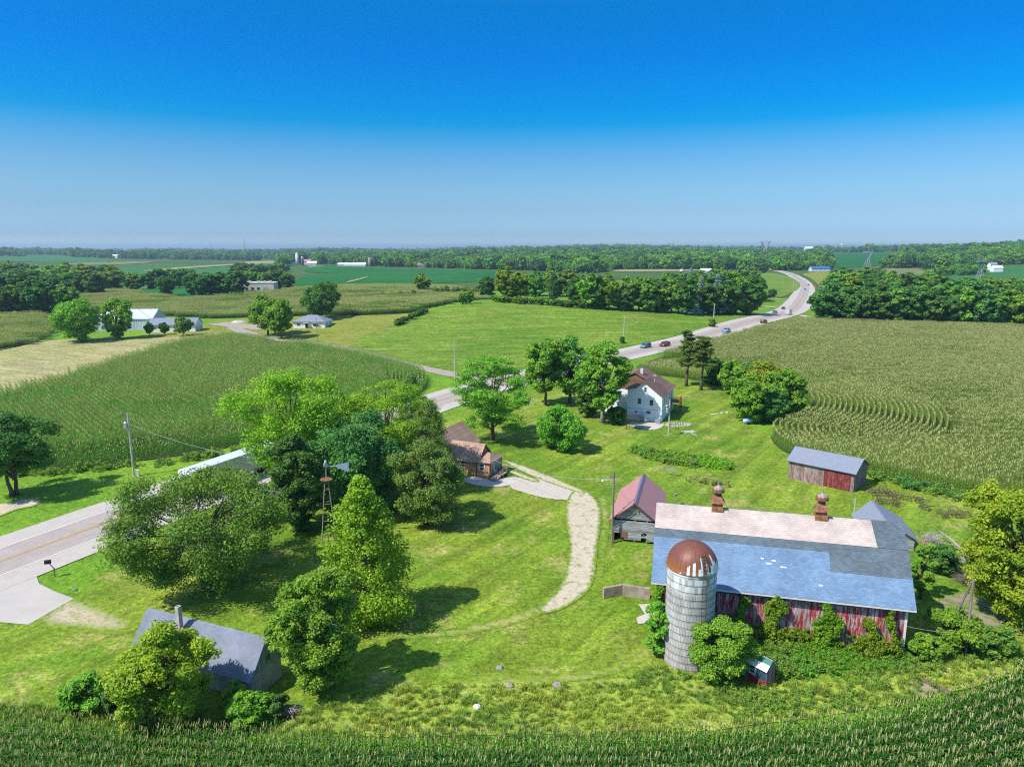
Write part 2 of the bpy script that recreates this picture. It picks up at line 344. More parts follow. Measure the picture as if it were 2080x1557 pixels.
def sheet(name, poly, mat, lift=.03, label=None, cat='ground', jit=0, it=2, kind='structure', world=False, fine=None):
    wp = smoothpoly(poly if world else W(poly), it)
    d = np.hypot(wp[:, 0], wp[:, 1])
    if jit: wp = wp + rng.normal(0, jit, wp.shape)
    # densify long edges
    q = []
    for i in range(len(wp)):
        a, b = wp[i], wp[(i + 1) % len(wp)]; L_ = np.hypot(*(b - a)); st = max(1.5, .035 * np.hypot(*a)); k = int(L_ / st) + 1
        q += [a + (b - a) * j / k for j in range(k)]
    wp = np.array(q); st = fine or max(1.6, .028 * d.mean())
    x0, y0 = wp.min(0); x1, y1 = wp.max(0); st = max(st, math.sqrt((x1 - x0) * (y1 - y0) / 6000))
    gx, gy = np.meshgrid(np.arange(x0 + st / 2, x1, st), np.arange(y0 + st / 2, y1, st)); g = np.stack([gx.ravel(), gy.ravel()], 1)
    g = g[inpoly(g, wp)]
    co = [Vector(p) for p in wp] + [Vector(p) for p in g]; nb = len(wp)
    r = geometry.delaunay_2d_cdt(co, [], [list(range(nb))], 1, 1e-4)
    V = np.array([tuple(p) for p in r[0]]); dd = np.hypot(V[:, 0], V[:, 1])
    z = H(V[:, 0], V[:, 1]) + lift * (1 + dd / 120)
    me = bpy.data.meshes.new(name); me.from_pydata([(a[0], a[1], b) for a, b in zip(V, z)], [], [tuple(f) for f in r[2]])
    me.materials.append(mat); me.update()
    if fine:
        ed = dist_poly(V[:, :2], np.vstack([wp, wp[:1]])); a_ = me.attributes.new('edge', 'FLOAT', 'POINT'); a_.data.foreach_set('value', ed.astype(np.float32))
    if me.polygons and sum(p.normal.z for p in me.polygons) < 0: me.flip_normals()
    o = bpy.data.objects.new(name, me); C.objects.link(o); return T(o, label, cat, kind=kind)

sheet('lawn', [(150, 1215), (290, 1105), (420, 1060), (640, 960), (880, 850), (1050, 800), (1200, 775), (1290, 745), (1380, 765), (1480, 790), (1510, 860), (1560, 885), (1600, 925), (1800, 975), (1990, 1010), (2120, 1030), (2150, 1330), (1990, 1340), (1860, 1375), (1500, 1405), (1330, 1350), (1250, 1385), (1000, 1388), (760, 1390), (640, 1420), (480, 1440), (200, 1440), (-40, 1440), (-150, 1330), (0, 1265), (90, 1262)],
      MT['lawn'], .02, 'bright green mown lawn around the farm buildings', 'lawn')
sheet('meadow', [(692, 702), (760, 672), (850, 640), (905, 622), (1040, 611), (1200, 619), (1380, 641), (1460, 644), (1545, 640), (1500, 652), (1400, 676), (1260, 706), (1160, 727), (1060, 748), (985, 757), (880, 748), (780, 724)], MT['meadow'], .03, 'rolling green meadow beyond the highway', 'meadow')
sheet('dry_grass', [(-60, 722), (0, 713), (110, 688), (270, 690), (380, 682), (455, 674), (440, 686), (330, 704), (230, 734), (130, 764), (60, 786), (0, 799), (-90, 822)], MT['dry'], .03, 'pale dry mown strip beside the left cornfield', 'grass strip')
sheet('grass', [(270, 690), (300, 676), (430, 652), (560, 644), (700, 643), (900, 617), (850, 640), (760, 672), (692, 702), (780, 724), (880, 748), (940, 758), (930, 763), (860, 745), (760, 724), (690, 710), (600, 694), (520, 684), (455, 674), (380, 684)], MT['ranchlawn'], .024, 'yellowish lawn around the white ranch houses', 'lawn')
sheet('rough_grass', [(560, 1470), (640, 1425), (760, 1392), (1000, 1386), (1250, 1386), (1330, 1350), (1500, 1402), (1860, 1372), (1990, 1330), (2120, 1300), (2150, 1350), (1950, 1400), (1700, 1460), (1300, 1490), (1000, 1495), (700, 1495)], MT['rough'], .05, 'rough unmown yellow green grass along the front cornfield', 'grass', jit=.15)
# far fields
for nm, poly, mt, lb in [
    ('field', [(598, 584), (600, 562), (700, 552), (850, 546), (980, 549), (1058, 553), (1040, 566), (960, 573), (800, 578), (690, 580)], 'soy', 'dark green soybean field behind the corn ridge'),
    ('field', [(600, 556), (640, 538), (720, 540), (830, 548), (720, 552)], 'soy', 'dark soybean slope below the twin silos'),
    ('field', [(215, 553), (260, 541), (420, 539), (600, 533), (600, 539), (520, 552), (470, 556), (330, 560)], 'soy2', 'blue green field behind the left wood'),
    ('field', [(170, 572), (262, 556), (400, 556), (520, 555), (490, 566), (380, 572), (262, 582)], 'soy', 'dark green field between the left woods'),
    ('field', [(520, 560), (545, 556), (556, 559), (530, 563)], 'tan', 'small bare tan patch by the dark clump'),
    ('field', [(622, 541), (660, 539), (668, 542), (630, 544)], 'tan', 'tan strip below the twin silos'),
    ('field', [(800, 536), (900, 534), (960, 538), (860, 541)], 'soy2', 'small green clearing in the middle wood'),
    ('field', [(1090, 530), (1190, 527), (1220, 531), (1110, 535)], 'soy2', 'green clearing in the far middle wood'),
    ('field', [(260, 604), (300, 582), (390, 586), (470, 578), (470, 605), (380, 612)], 'soy', 'small dark field in the left hollow'),
    ('field', [(-60, 523), (0, 520), (120, 519), (225, 526), (235, 533), (150, 534), (0, 532)], 'soy2', 'bluish field on the far left slope'),
    ('field', [(466, 535), (540, 530), (600, 530), (590, 536), (520, 539)], 'tan', 'tan stubble field left of the distant silos'),
    ('field', [(120, 535), (250, 532), (330, 532), (270, 537), (150, 540)], 'hay', 'pale hay strip on the far left'),
    ('field', [(1676, 516), (1790, 512), (1830, 522), (1800, 538), (1720, 545), (1690, 540)], 'soy', 'dark green hillside field between the pylons'),
    ('field', [(1875, 572), (1870, 554), (1960, 545), (2100, 535), (2130, 575), (2000, 585)], 'soy2', 'mid green field behind the right pylon'),
    ('field', [(1780, 547), (1850, 543), (1880, 550), (1870, 562), (1800, 556)], 'hay', 'pale strip of hay behind the right wood'),
    ('field', [(1178, 577), (1250, 569), (1330, 572), (1340, 585), (1260, 592), (1190, 588)], 'hay', 'greyish green field behind the middle trees'),
    ('field', [(1240, 548), (1420, 546), (1440, 550), (1250, 553)], 'tan', 'thin tan strip in front of the middle wood'),
    ('field', [(1560, 516), (1640, 512), (1650, 519), (1560, 522)], 'soy', 'small dark green field above the far road'),
    ('field', [(1515, 562), (1560, 553), (1600, 560), (1625, 574), (1628, 584), (1600, 600), (1560, 612), (1540, 600), (1545, 575)], 'meadow', 'green verge inside the far road bend'),
    ('field', [(1622, 556), (1690, 550), (1685, 575), (1672, 590), (1650, 566)], 'ranchlawn', 'yellowish lawn by the blue roofed building')]:
    sheet(nm, poly, MT[mt], .05, lb, 'field')
for nm, poly, lb in [('path', [(480, 537), (380, 543), (290, 551), (290, 553), (390, 546), (490, 539)], 'pale track crossing the left fields'),
                     ('path', [(700, 574), (745, 563), (750, 564), (710, 575)], 'pale strip in the soybean field')]:
    sheet(nm, poly, MT['tan'], .12, lb, 'track', it=1)

def curve(P, step):
    """Catmull-Rom through 2-D points, resampled"""
    P = np.array(P, float); P = np.vstack([2 * P[0] - P[1], P, 2 * P[-1] - P[-2]]); out = []
    for i in range(1, len(P) - 2):
        p0, p1, p2, p3 = P[i - 1:i + 3]; n = max(2, int(np.hypot(*(p2 - p1)[:2]) / step))
        for t in np.arange(n) / n:
            out.append(.5 * (2 * p1 + (p2 - p0) * t + (2 * p0 - 5 * p1 + 4 * p2 - p3) * t * t + (3 * p1 - p0 - 3 * p2 + p3) * t ** 3))
    return np.array(out + [P[-2]])
def offset(P, d):
    g = np.gradient(P[:, :2], axis=0); g /= np.hypot(g[:, 0], g[:, 1])[:, None]
    return P[:, :2] + np.stack([g[:, 1], -g[:, 0]], 1) * np.asarray(d).reshape(-1, 1)
def ribbon(mb, P, a, b, lift, mi=0):
    A_, B_ = offset(P, a), offset(P, b); n = len(P); vs = []
    for q in (A_, B_):
        d = np.hypot(q[:, 0], q[:, 1]); z = H(q[:, 0], q[:, 1]) + lift * (1 + d / 120); vs += [(x, y, c) for (x, y), c in zip(q, z)]
    mb.add(vs, [(i, n + i, n + i + 1, i + 1) for i in range(n - 1)], mi)
up = [(-98, 2), (-61.5, 80.4), (-53.8, 96.2), (-42.8, 120.6), (-20.4, 164.7), (0, 195.2), (37, 240.3), (64.6, 272.8), (94.1, 314.2), (127.4, 361.8), (158, 420), (215, 548), (262, 660), (310, 790), (372, 985), (410, 1150), (425, 1270), (428, 1500)]
wd = [7.4, 7.4, 7.4, 7.2, 6.8, 7, 7.2, 7.2, 7.4, 7.8, 8.4, 8, 7.4, 7, 6.8, 6.6, 6.4, 6.4]
RC = curve([(x, y, w_) for (x, y), w_ in zip(up, wd)], 4.0); RC[:, :2] = offset(RC, RC[:, 2]); hw = RC[:, 2]
mb = MB(); ribbon(mb, RC, -hw, -3.8 + 0 * hw, .05, 1); ribbon(mb, RC, -3.8 + 0 * hw, 3.8 + 0 * hw, .05, 0); ribbon(mb, RC, 3.8 + 0 * hw, hw, .05, 1)
T(mb.build('road', [MT['lane'], MT['shoulder']]), 'two lane concrete highway curving away to the right', 'road', kind='structure')
mb = MB()
for a in (-3.72, 3.62): ribbon(mb, RC, a, a + .14, .062)
T(mb.build('road_markings', MT['white_line']), 'white edge lines of the highway', 'road marking', kind='structure')
mb = MB()
for a in (-.2, .08): ribbon(mb, RC, a, a + .13, .062)
T(mb.build('road_centre_line', MT['yellow_line']), 'double yellow centre line of the highway', 'road marking', kind='structure')
def lane(name, px, w_, mat, label, lift=.045, cat='track'):
    P = curve(W(px), 3.0); mb = MB(); k = len(P); jj = np.convolve(rng.normal(0, .35, k + 6), np.ones(5) / 5, 'same')[3:-3][:k] * min(1, w_ / 3)
    ribbon(mb, P, -w_ / 2 + jj, w_ / 2 + jj * .6, lift); return T(mb.build(name, mat), label, cat, kind='structure')
lane('gravel_road', [(470, 664), (500, 676), (560, 690), (640, 699), (720, 713), (800, 734), (880, 753), (950, 766), (1035, 770)], 5.2, MT['gravel'], 'pale gravel road from the highway to the ranch house', .05, 'gravel road')
lane('gravel_road', [(440, 657), (466, 660), (500, 663), (540, 668)], 9, MT['gravel'], 'gravel yard between the two white houses', .055, 'gravel yard')
lane('path', [(1680, 653), (1625, 641)], 4, MT['concrete'], 'side lane joining the highway by the right wood', .07)
lane('path', [(1480, 622), (1545, 623), (1580, 626)], 4, MT['concrete'], 'lower driveway by the far houses', .07)
lane('path', [(1500, 606), (1560, 607), (1600, 609)], 3.5, MT['concrete'], 'upper driveway by the far houses', .07)
sheet('driveway', [(1022, 988), (1052, 966), (1100, 972), (1150, 980), (1178, 992), (1176, 1012), (1150, 1018), (1090, 1010)], MT['slab'], .045, 'cracked concrete slab of the cottage driveway', 'driveway', it=1, fine=.35)
sheet('gravel_track', [(1160, 1000), (1178, 990), (1205, 1004), (1222, 1030), (1222, 1062), (1214, 1110), (1211, 1160), (1203, 1192), (1180, 1216), (1140, 1240), (1100, 1250), (1090, 1234), (1124, 1208), (1146, 1176), (1155, 1130), (1154, 1085), (1146, 1050), (1150, 1018)], MT['track'], .05, 'curving tan gravel track with weedy soft edges', 'gravel track', fine=.4)
sheet('worn_track', [(1145, 1212), (1165, 1222), (1100, 1250), (1020, 1276), (940, 1290), (860, 1298), (760, 1300), (700, 1300), (700, 1284), (780, 1284), (880, 1282), (960, 1270), (1050, 1246)], MT['worn'], .034, 'faint worn wheel loop on the lawn', 'worn track', fine=.6)
sheet('worn_track', [(1330, 1300), (1345, 1316), (1300, 1352), (1220, 1378), (1120, 1388), (1000, 1390), (900, 1388), (900, 1374), (1000, 1372), (1120, 1372), (1220, 1360), (1290, 1332)], MT['worn'], .036, 'pale worn arc along the tall grass edge', 'worn track', fine=.6)
sheet('worn_track', [(1210, 1000), (1236, 1010), (1240, 1060), (1230, 1130), (1222, 1190), (1212, 1190), (1216, 1110), (1222, 1050)], MT['worn'], .034, 'thin grass strip beside the gravel track', 'worn track', fine=.5)
sheet('wheel_track', [(1018, 936), (1030, 934), (1080, 952), (1130, 972), (1196, 1000), (1180, 1004), (1112, 980), (1060, 960)], MT['track'], .052, 'far wheel track of the farm drive', 'track', fine=.3)
sheet('wheel_track', [(1010, 948), (1022, 947), (1060, 962), (1100, 976), (1090, 982), (1045, 967)], MT['track'], .054, 'near wheel track of the farm drive', 'track', fine=.3)
sheet('concrete_apron', [(-80, 1215), (0, 1196), (72, 1166), (80, 1186), (112, 1202), (150, 1216), (104, 1242), (58, 1269), (0, 1264), (-80, 1255)], MT['apron'], .042, 'pale concrete apron joining the highway', 'apron', it=0)
sheet('gravel_patch', [(50, 1272), (90, 1240), (140, 1206), (200, 1222), (260, 1248), (290, 1268), (260, 1292), (150, 1284)], MT['tanpatch'], .035, 'worn tan dirt next to the apron', 'dirt patch', fine=.5)
sheet('gravel_patch', [(-60, 1030), (0, 1024), (60, 1010), (88, 1014), (80, 1026), (30, 1036), (0, 1050), (-60, 1068)], MT['track'], .035, 'gravel patch under the left tree', 'gravel patch', it=1, fine=.6)
sheet('patio', [(1264, 862), (1300, 858), (1345, 859), (1350, 864), (1338, 872), (1315, 874), (1285, 867)], MT['concrete'], .05, 'stone patio in front of the white farmhouse', 'patio', it=1)
sheet('walkway', [(936, 975), (960, 966), (990, 974), (1004, 980), (1020, 972), (1050, 968), (1060, 978), (1028, 988), (990, 990), (955, 984)], MT['concrete'], .055, 'concrete walk in front of the brown cottage', 'walkway', it=1)
sheet('concrete_pad', [(1297, 1228), (1335, 1226), (1338, 1262), (1296, 1268), (1292, 1255), (1310, 1248)], MT['concrete'], .05, 'broken concrete pad beside the silo', 'concrete pad', it=0)

# ------------------------------------------------------------------ foliage
def leaves(cent, rad, flat, n, size, rg, up_=.35, asp=.6, outc=None):
    """leaf quads in flattened clumps: cent (k,3), rad (k,), n leaves each"""
    k = len(cent); u = rg.normal(size=(k, n, 3)); u /= np.linalg.norm(u, axis=2, keepdims=True)
    r = rg.random((k, n, 1)) ** .45; p = u * r * rad[:, None, None]; p[..., 2] *= flat; p += cent[:, None, :]
    nrm = u * .7 + rg.normal(size=(k, n, 3)) * .55; nrm[..., 2] += up_; nrm /= np.linalg.norm(nrm, axis=2, keepdims=True)
    t = np.cross(nrm, rg.normal(size=(k, n, 3))); t /= np.linalg.norm(t, axis=2, keepdims=True); b = np.cross(nrm, t)
    s = size * (.6 + .8 * rg.random((k, n, 1)))
    V = np.stack([p - t * s, p - b * s * asp - nrm * s * .15, p + t * s, p + b * s * asp - nrm * s * .15], 2).reshape(-1, 3)
    Q = np.arange(len(V)).reshape(-1, 4)
    v = np.clip(.75 * rg.random((k, 1)) ** .9 + .4 * rg.random((k, n)) - .08, 0, 1).ravel()
    return V, Q, v
def clumps(kind, Ht, Rd, base, rg, dens=1.0):
    """centres and radii of the leaf clumps of one crown, and the limbs that carry them"""
    c, r, limbs = [], [], []; zc = (Ht + base) / 2; hh = (Ht - base) / 2
    if kind in ('round', 'open', 'locust', 'bush'):
        nl = {'round': 24, 'open': 28, 'locust': 22, 'bush': 16}[kind]
        for i in range(nl):
            a = 2.4 * i + rg.uniform(-.5, .5); ph = math.asin(np.clip(-1 + 2 * (i + .5) / nl + rg.uniform(-.12, .12), -1, 1))
            k = rg.uniform(.44, .84); bot = 1.0 if ph > 0 else .85
            L_ = np.array([math.cos(a) * math.cos(ph) * Rd * k * bot, math.sin(a) * math.cos(ph) * Rd * k * bot, zc + math.sin(ph) * hh * min(1, k + .1)])
            lr = Rd * rg.uniform(.24, .42) * (.8 if kind == 'open' else 1); limbs.append((L_, lr))
            m = int({'round': 19, 'open': 14, 'locust': 14, 'bush': 19}[kind] * dens)
            d = rg.normal(size=(m, 3)); d /= np.linalg.norm(d, axis=1)[:, None]; out = L_ - np.array([0, 0, zc]); out /= (np.linalg.norm(out) + 1e-6)
            d = d + out * .55 + np.array([0, 0, .25]); d /= np.linalg.norm(d, axis=1)[:, None]
            q = L_ + d * lr * rg.uniform(.45, 1.05, (m, 1)) * np.array([1, 1, .8 if kind != 'locust' else .5]); c.append(q); r.append(rg.uniform(.1, .19, m) * Rd)
    elif kind in ('cone', 'column', 'spruce', 'juniper'):
        n = int({'cone': 330, 'column': 180, 'spruce': 330, 'juniper': 330}[kind] * dens)
        t = rg.random(n) ** {'cone': 1.25, 'column': 1., 'spruce': 1.35, 'juniper': 1.2}[kind]; a = rg.uniform(0, 6.283, n)
        if kind == 'young': pass
        if kind == 'spruce':
            t = np.round(t * 16) / 16 + rg.normal(0, .008, n); prof = Rd * (1 - t) ** .85 + .03 * Rd
        elif kind == 'column': prof = Rd * np.sin(np.clip(t * .9 + .1, 0, 1) * math.pi) ** .5
        elif kind == 'juniper': prof = Rd * (np.clip(1 - t, 0, 1) ** .55) * (.75 + .25 * np.sin(a * 3 + t * 9)) * np.clip(t * 5 + .55, 0, 1)
        else: prof = Rd * np.clip(1 - t, 0, 1) ** .66 * (.78 + .22 * np.sin(a * 4 + t * 7)) * np.clip(t * 4 + .5, 0, 1)
        q = prof * rg.uniform(.45, 1.0, n) ** .6
        c.append(np.stack([q * np.cos(a), q * np.sin(a), base + t * (Ht - base) - (.12 * q if kind == 'spruce' else 0)], 1))
        r.append(rg.uniform(.14, .24, n) * Rd * (1.15 - .6 * t))
        for i in range(26):
            t_ = rg.random() * .85; a_ = rg.uniform(0, 6.28); rr_ = Rd * (1 - t_) ** .7 * .7
            limbs.append((np.array([rr_ * math.cos(a_), rr_ * math.sin(a_), base + t_ * (Ht - base) + rr_ * .2]), .2))
    elif kind == 'pine':
        NB = int(24 * max(dens, .7))
        for i in range(NB):
            t = (i + rg.random()) / NB; a = 2.4 * i + rg.uniform(-.4, .4); L_ = Rd * (1.02 - .75 * t ** 1.5) * rg.uniform(.6, 1.05)
            tip = np.array([math.cos(a) * L_, math.sin(a) * L_, base + t * (Ht - base) + L_ * .1]); limbs.append((tip, .3)); m = 5
            s = rg.uniform(.45, 1.05, (m, 1)); q = np.array([0, 0, tip[2]]) * (1 - s) + tip * s + rg.normal(0, Rd * .1, (m, 3)) * np.array([1, 1, .25]); c.append(q); r.append(rg.uniform(.16, .26, m) * Rd)
        c.append(np.array([[0, 0, Ht - .3]])); r.append(np.array([Rd * .2]))
    c = np.vstack(c); r = np.concatenate(r); k = c[:, 2] - r * .5 > .05; return c[k], r[k], limbs
FLAT = {'round': .75, 'open': .6, 'locust': .38, 'bush': .8, 'cone': .7, 'column': .9, 'spruce': .35, 'juniper': .7, 'pine': .4}
def make_tree(name, kind, Ht, Rd, base, mat, seed, n=55, size=.17, dens=1.0, bark='bark', trunk=.028, dead=0, multi=1, lean=(0, 0)):
    rg = np.random.default_rng(seed); c, r, limbs = clumps(kind, Ht, Rd, base, rg, dens)
    c[:, 0] += lean[0] * (c[:, 2] / Ht); c[:, 1] += lean[1] * (c[:, 2] / Ht)
    V, Q, v = leaves(c, r, FLAT[kind], n, size, rg, .62 if kind != 'spruce' else .1, .6 if kind not in ('juniper', 'spruce', 'pine') else .3)
    root = E(name, (0, 0, 0)); root.empty_display_size = 1
    cr_ = bpy.data.objects.new('crown', np_mesh('crown', V, Q, mat, v=v)); C.objects.link(cr_); cr_.parent = root
    mb = MB(); tr = max(.06, Ht * trunk); topc = .82 if kind in ('cone', 'spruce', 'column', 'pine', 'juniper') else .55
    for q in range(multi):
        ox, oy = (0, 0) if multi == 1 else (.35 * tr * 3 * math.cos(q * 2.1), .35 * tr * 3 * math.sin(q * 2.1)); pts, ra = [], []
        for i in range(7):
            t = i / 6; pts.append((ox * (1 + 2.5 * t) + lean[0] * t * topc + rg.normal(0, .015) * Ht * t, oy * (1 + 2.5 * t) + lean[1] * t * topc + rg.normal(0, .015) * Ht * t, -.1 + t * Ht * topc)); ra.append(tr * (1.25 if i == 0 else 1 - .72 * t))
        mb.tube(pts, ra, 8)
    for L_, lr in limbs:
        zs = min(max(base * .6, L_[2] * .55), Ht * topc * .9) if kind not in ('pine', 'spruce', 'cone', 'juniper', 'column') else L_[2] * .96
        s = Vector((lean[0] * zs / Ht, lean[1] * zs / Ht, zs)); e = Vector(L_) + Vector((lean[0] * L_[2] / Ht, lean[1] * L_[2] / Ht, 0)); m = (s + e) / 2 + Vector((rg.normal(0, .04) * Rd, rg.normal(0, .04) * Rd, .06 * Rd))
        r0 = tr * (.42 if topc == .55 else .16); mb.tube([s, m, e], [r0, r0 * .6, r0 * .22], 5, cap=False)
    mb.build('trunk', MT[bark], root, smooth=True)
    if dead:
        for i in range(dead):
            mb = MB(); L_, lr = limbs[rg.integers(len(limbs))]; s = Vector(L_); 
            for j in range(6):
                d = Vector(rg.normal(size=3)).normalized(); d.z = abs(d.z) * .6; e = s + d * rg.uniform(.25, .5) * Rd; mb.tube([s, (s + e) / 2 + Vector(rg.normal(0, .06 * Rd, 3)), e], [.05, .035, .012], 4, cap=False)
                for _ in range(3):
                    k = s.lerp(e, rg.uniform(.4, .9)); mb.tube([k, k + Vector(rg.normal(size=3)).normalized() * Rd * .16], [.02, .008], 3, cap=False)
            mb.build('dead_branch', MT['deadwood'], root)
    return root
LF = {}
for nm, a, b in [('lime', (.095, .235, .012), (.205, .345, .02)), ('yellow', (.11, .19, .012), (.25, .31, .02)), ('mid', (.048, .14, .012), (.14, .24, .022)), ('dark', (.022, .075, .014), (.07, .14, .022)),
                 ('yellowfar', (.055, .12, .01), (.15, .20, .015)), ('blue', (.026, .098, .022), (.072, .168, .036)), ('olive', (.045, .098, .016), (.12, .17, .03)), ('pinegreen', (.04, .075, .014), (.09, .125, .022)), ('ash', (.038, .11, .015), (.115, .20, .026)), ('spruceblue', (.10, .17, .15), (.16, .24, .22))]:
    LF[nm] = leaf('leaf_' + nm, a, b, gain=2.3 if nm not in ('lime', 'yellow') else 1.75, transl=.33)
P_FINE = True
def plant(name, kind, px, py, top, hwp, basef, mat, seed, label, cat='tree', group=None, zscale=1.0, **k):
    if px < 2100 and P_FINE and 'size' in k and k['size'] < .22: k = dict(k, size=k['size'] * .8, n=int(k.get('n', 55) * 1.4))
    P = at(px, py); Ht = topz(P, top) * zscale; Rd = hwp / ppm(P) * 1.08
    r = make_tree(name, kind, Ht, Rd, Ht * basef, LF[mat], seed, **k); r.location = P; r.rotation_euler.z = seed * 1.3; T(r, label, cat, group); return r
plant('shade_tree', 'open', 32, 1006, 846, 92, .28, 'dark', 11, 'dark bluish tree at the left edge beyond the highway', n=60, size=.2, multi=2, lean=(-.8, 0))
plant('ash_tree', 'open', 425, 1196, 962, 168, .12, 'ash', 12, 'broad open ash tree with dead twigs hiding the near side of the highway', n=85, size=.15, dens=1.6, dead=9, multi=2)
plant('shade_tree', 'round', 604, 1006, 768, 114, .24, 'lime', 13, 'tall bright green tree rising in front of the trailer', n=62, size=.19, dens=1.25)
plant('shade_tree', 'round', 606, 1078, 872, 64, .03, 'dark', 14, 'tall dark conifer left of the windmill', n=60, size=.19)
plant('maple_tree', 'round', 730, 1040, 850, 99, .06, 'blue', 15, 'dense blue green maple behind the windmill', n=75, size=.19, dens=1.3)
plant('locust_tree', 'locust', 790, 984, 774, 100, .3, 'lime', 16, 'bright green feathery locust tree behind the dark maple', n=80, size=.15, dens=1.2)
plant('juniper_tree', 'juniper', 838, 905, 760, 50, .1, 'olive', 17, 'olive conifer against the left cornfield edge', n=50, size=.2)
plant('juniper_tree', 'juniper', 872, 1002, 818, 74, .08, 'olive', 18, 'dark upright juniper touching the brown cottage roof', n=60, size=.17)
plant('juniper_tree', 'round', 870, 1062, 900, 76, .02, 'olive', 19, 'wide olive juniper with bare grey branches left of the cottage', n=75, size=.15, dead=4)
plant('young_tree', 'cone', 742, 1256, 972, 116, .04, 'lime', 20, 'lime green conical tree standing on the lawn', n=62, size=.16, dens=1.25)
plant('shade_tree', 'round', 650, 1394, 1166, 84, .05, 'mid', 21, 'round glossy green tree right of the grey roofed outbuilding', n=75, size=.14, dens=1.35, dead=2)
plant('shade_tree', 'round', 340, 1470, 1280, 95, .02, 'yellow', 22, 'yellow green tree covering the front of the grey roofed outbuilding', n=75, size=.14, dens=1.3)
plant('locust_tree', 'locust', 1000, 894, 728, 84, .12, 'mid', 23, 'open layered locust tree behind the brown cottage', n=75, size=.19, dens=1.15)
plant('round_tree', 'bush', 1138, 912, 832, 51, .02, 'mid', 24, 'small dense round tree on the lawn before the farmhouse', n=75, size=.19)
plant('shade_tree', 'round', 1108, 822, 694, 44, .16, 'mid', 25, 'leftmost of the trees west of the white farmhouse', n=60, size=.26, dens=1.0, dead=3)
plant('elm_tree', 'open', 1158, 818, 686, 52, .14, 'ash', 26, 'thin grey green elm with bare branches near the farmhouse', n=46, size=.24, dens=1.0, dead=12)
plant('elm_tree', 'open', 1224, 858, 688, 56, .14, 'mid', 27, 'tall bright tree with pale trunk beside the farmhouse patio', n=62, size=.24, dens=1.3, dead=6, bark='greybark', trunk=.032)
plant('shrub', 'bush', 1253, 861, 824, 18, .0, 'dark', 28, 'dark clipped evergreen shrub beside the patio', 'shrub', n=60, size=.18)
plant('young_tree', 'round', 1196, 846, 778, 30, .03, 'dark', 29, 'low leafy tree between the elms', n=40, size=.25, dens=.7)
plant('pine_tree', 'pine', 1394, 784, 672, 23, .35, 'pinegreen', 30, 'taller of the two red pines by the right cornfield', group='red pines', n=70, size=.26, dens=1.5)
plant('pine_tree', 'pine', 1424, 792, 684, 25, .4, 'pinegreen', 31, 'shorter of the two red pines by the right cornfield', group='red pines', n=70, size=.26, dens=1.5)
for i, (px, py, tp, hw_, mt, lb) in enumerate([(1452, 782, 728, 24, 'dark', 'dark tree just right of the red pines'), (1486, 800, 732, 28, 'mid', 'green tree at the left end of the lawn grove'), (1524, 856, 768, 42, 'mid', 'front tree of the grove above the propane tank'),
                                               (1556, 822, 738, 40, 'yellow', 'yellowish tree in the middle of the lawn grove'), (1596, 842, 752, 40, 'mid', 'tree at the right end of the lawn grove'), (1566, 858, 790, 32, 'dark', 'low dark tree at the front of the lawn grove'), (1530, 796, 734, 34, 'dark', 'dark tree at the back of the lawn grove')]):
    plant('shade_tree', 'round', px, py, tp, hw_, .04, mt, 40 + i, lb, group='grove beside the right cornfield', n=60, size=.24, dens=.85)
plant('maple_tree', 'round', 2048, 1262, 966, 104, .04, 'yellow', 50, 'large yellow green maple at the right edge', n=85, size=.16, dens=1.5)
plant('shrub_tree', 'bush', 1462, 1374, 1262, 66, .0, 'mid', 51, 'dense green shrub tree in front of the silo foot', 'shrub', n=85, size=.12, dens=1.5)
plant('shrub', 'bush', 1335, 1334, 1205, 30, .0, 'mid', 52, 'leafy shrub growing left of the silo', 'shrub', n=60, size=.13)
for i, (px, py, tp, hw_, mt, lb) in enumerate([(178, 1446, 1378, 46, 'mid', 'low leafy bush left of the yellow green tree'), (245, 1450, 1392, 34, 'dark', 'dark bush between the leafy bush and the yellow tree'), (505, 1472, 1412, 42, 'mid', 'low bush at the foot of the outbuilding corner'), (478, 1440, 1385, 22, 'mid', 'small bush against the outbuilding wall'), (548, 1455, 1415, 32, 'dark', 'dark bush right of the outbuilding corner'),
                                               (1868, 1215, 1085, 24, 'mid', 'bush behind the right end of the barn'), (1915, 1165, 1105, 30, 'dark', 'dark bush beside the fallen branches'), (1945, 1318, 1240, 52, 'mid', 'scrubby bush around the leaning posts'), (1880, 1335, 1290, 34, 'mid', 'weedy bush below the barn corner'), (1330, 1100, 1078, 10, 'mid', 'small weed bush by the log garage'),
                                               (2005, 1330, 1270, 40, 'ash', 'grey green scrub right of the leaning posts')]):
    plant('shrub', 'bush', px, py, tp, hw_, .0, mt, 60 + i, lb, 'shrub', n=55, size=.13)
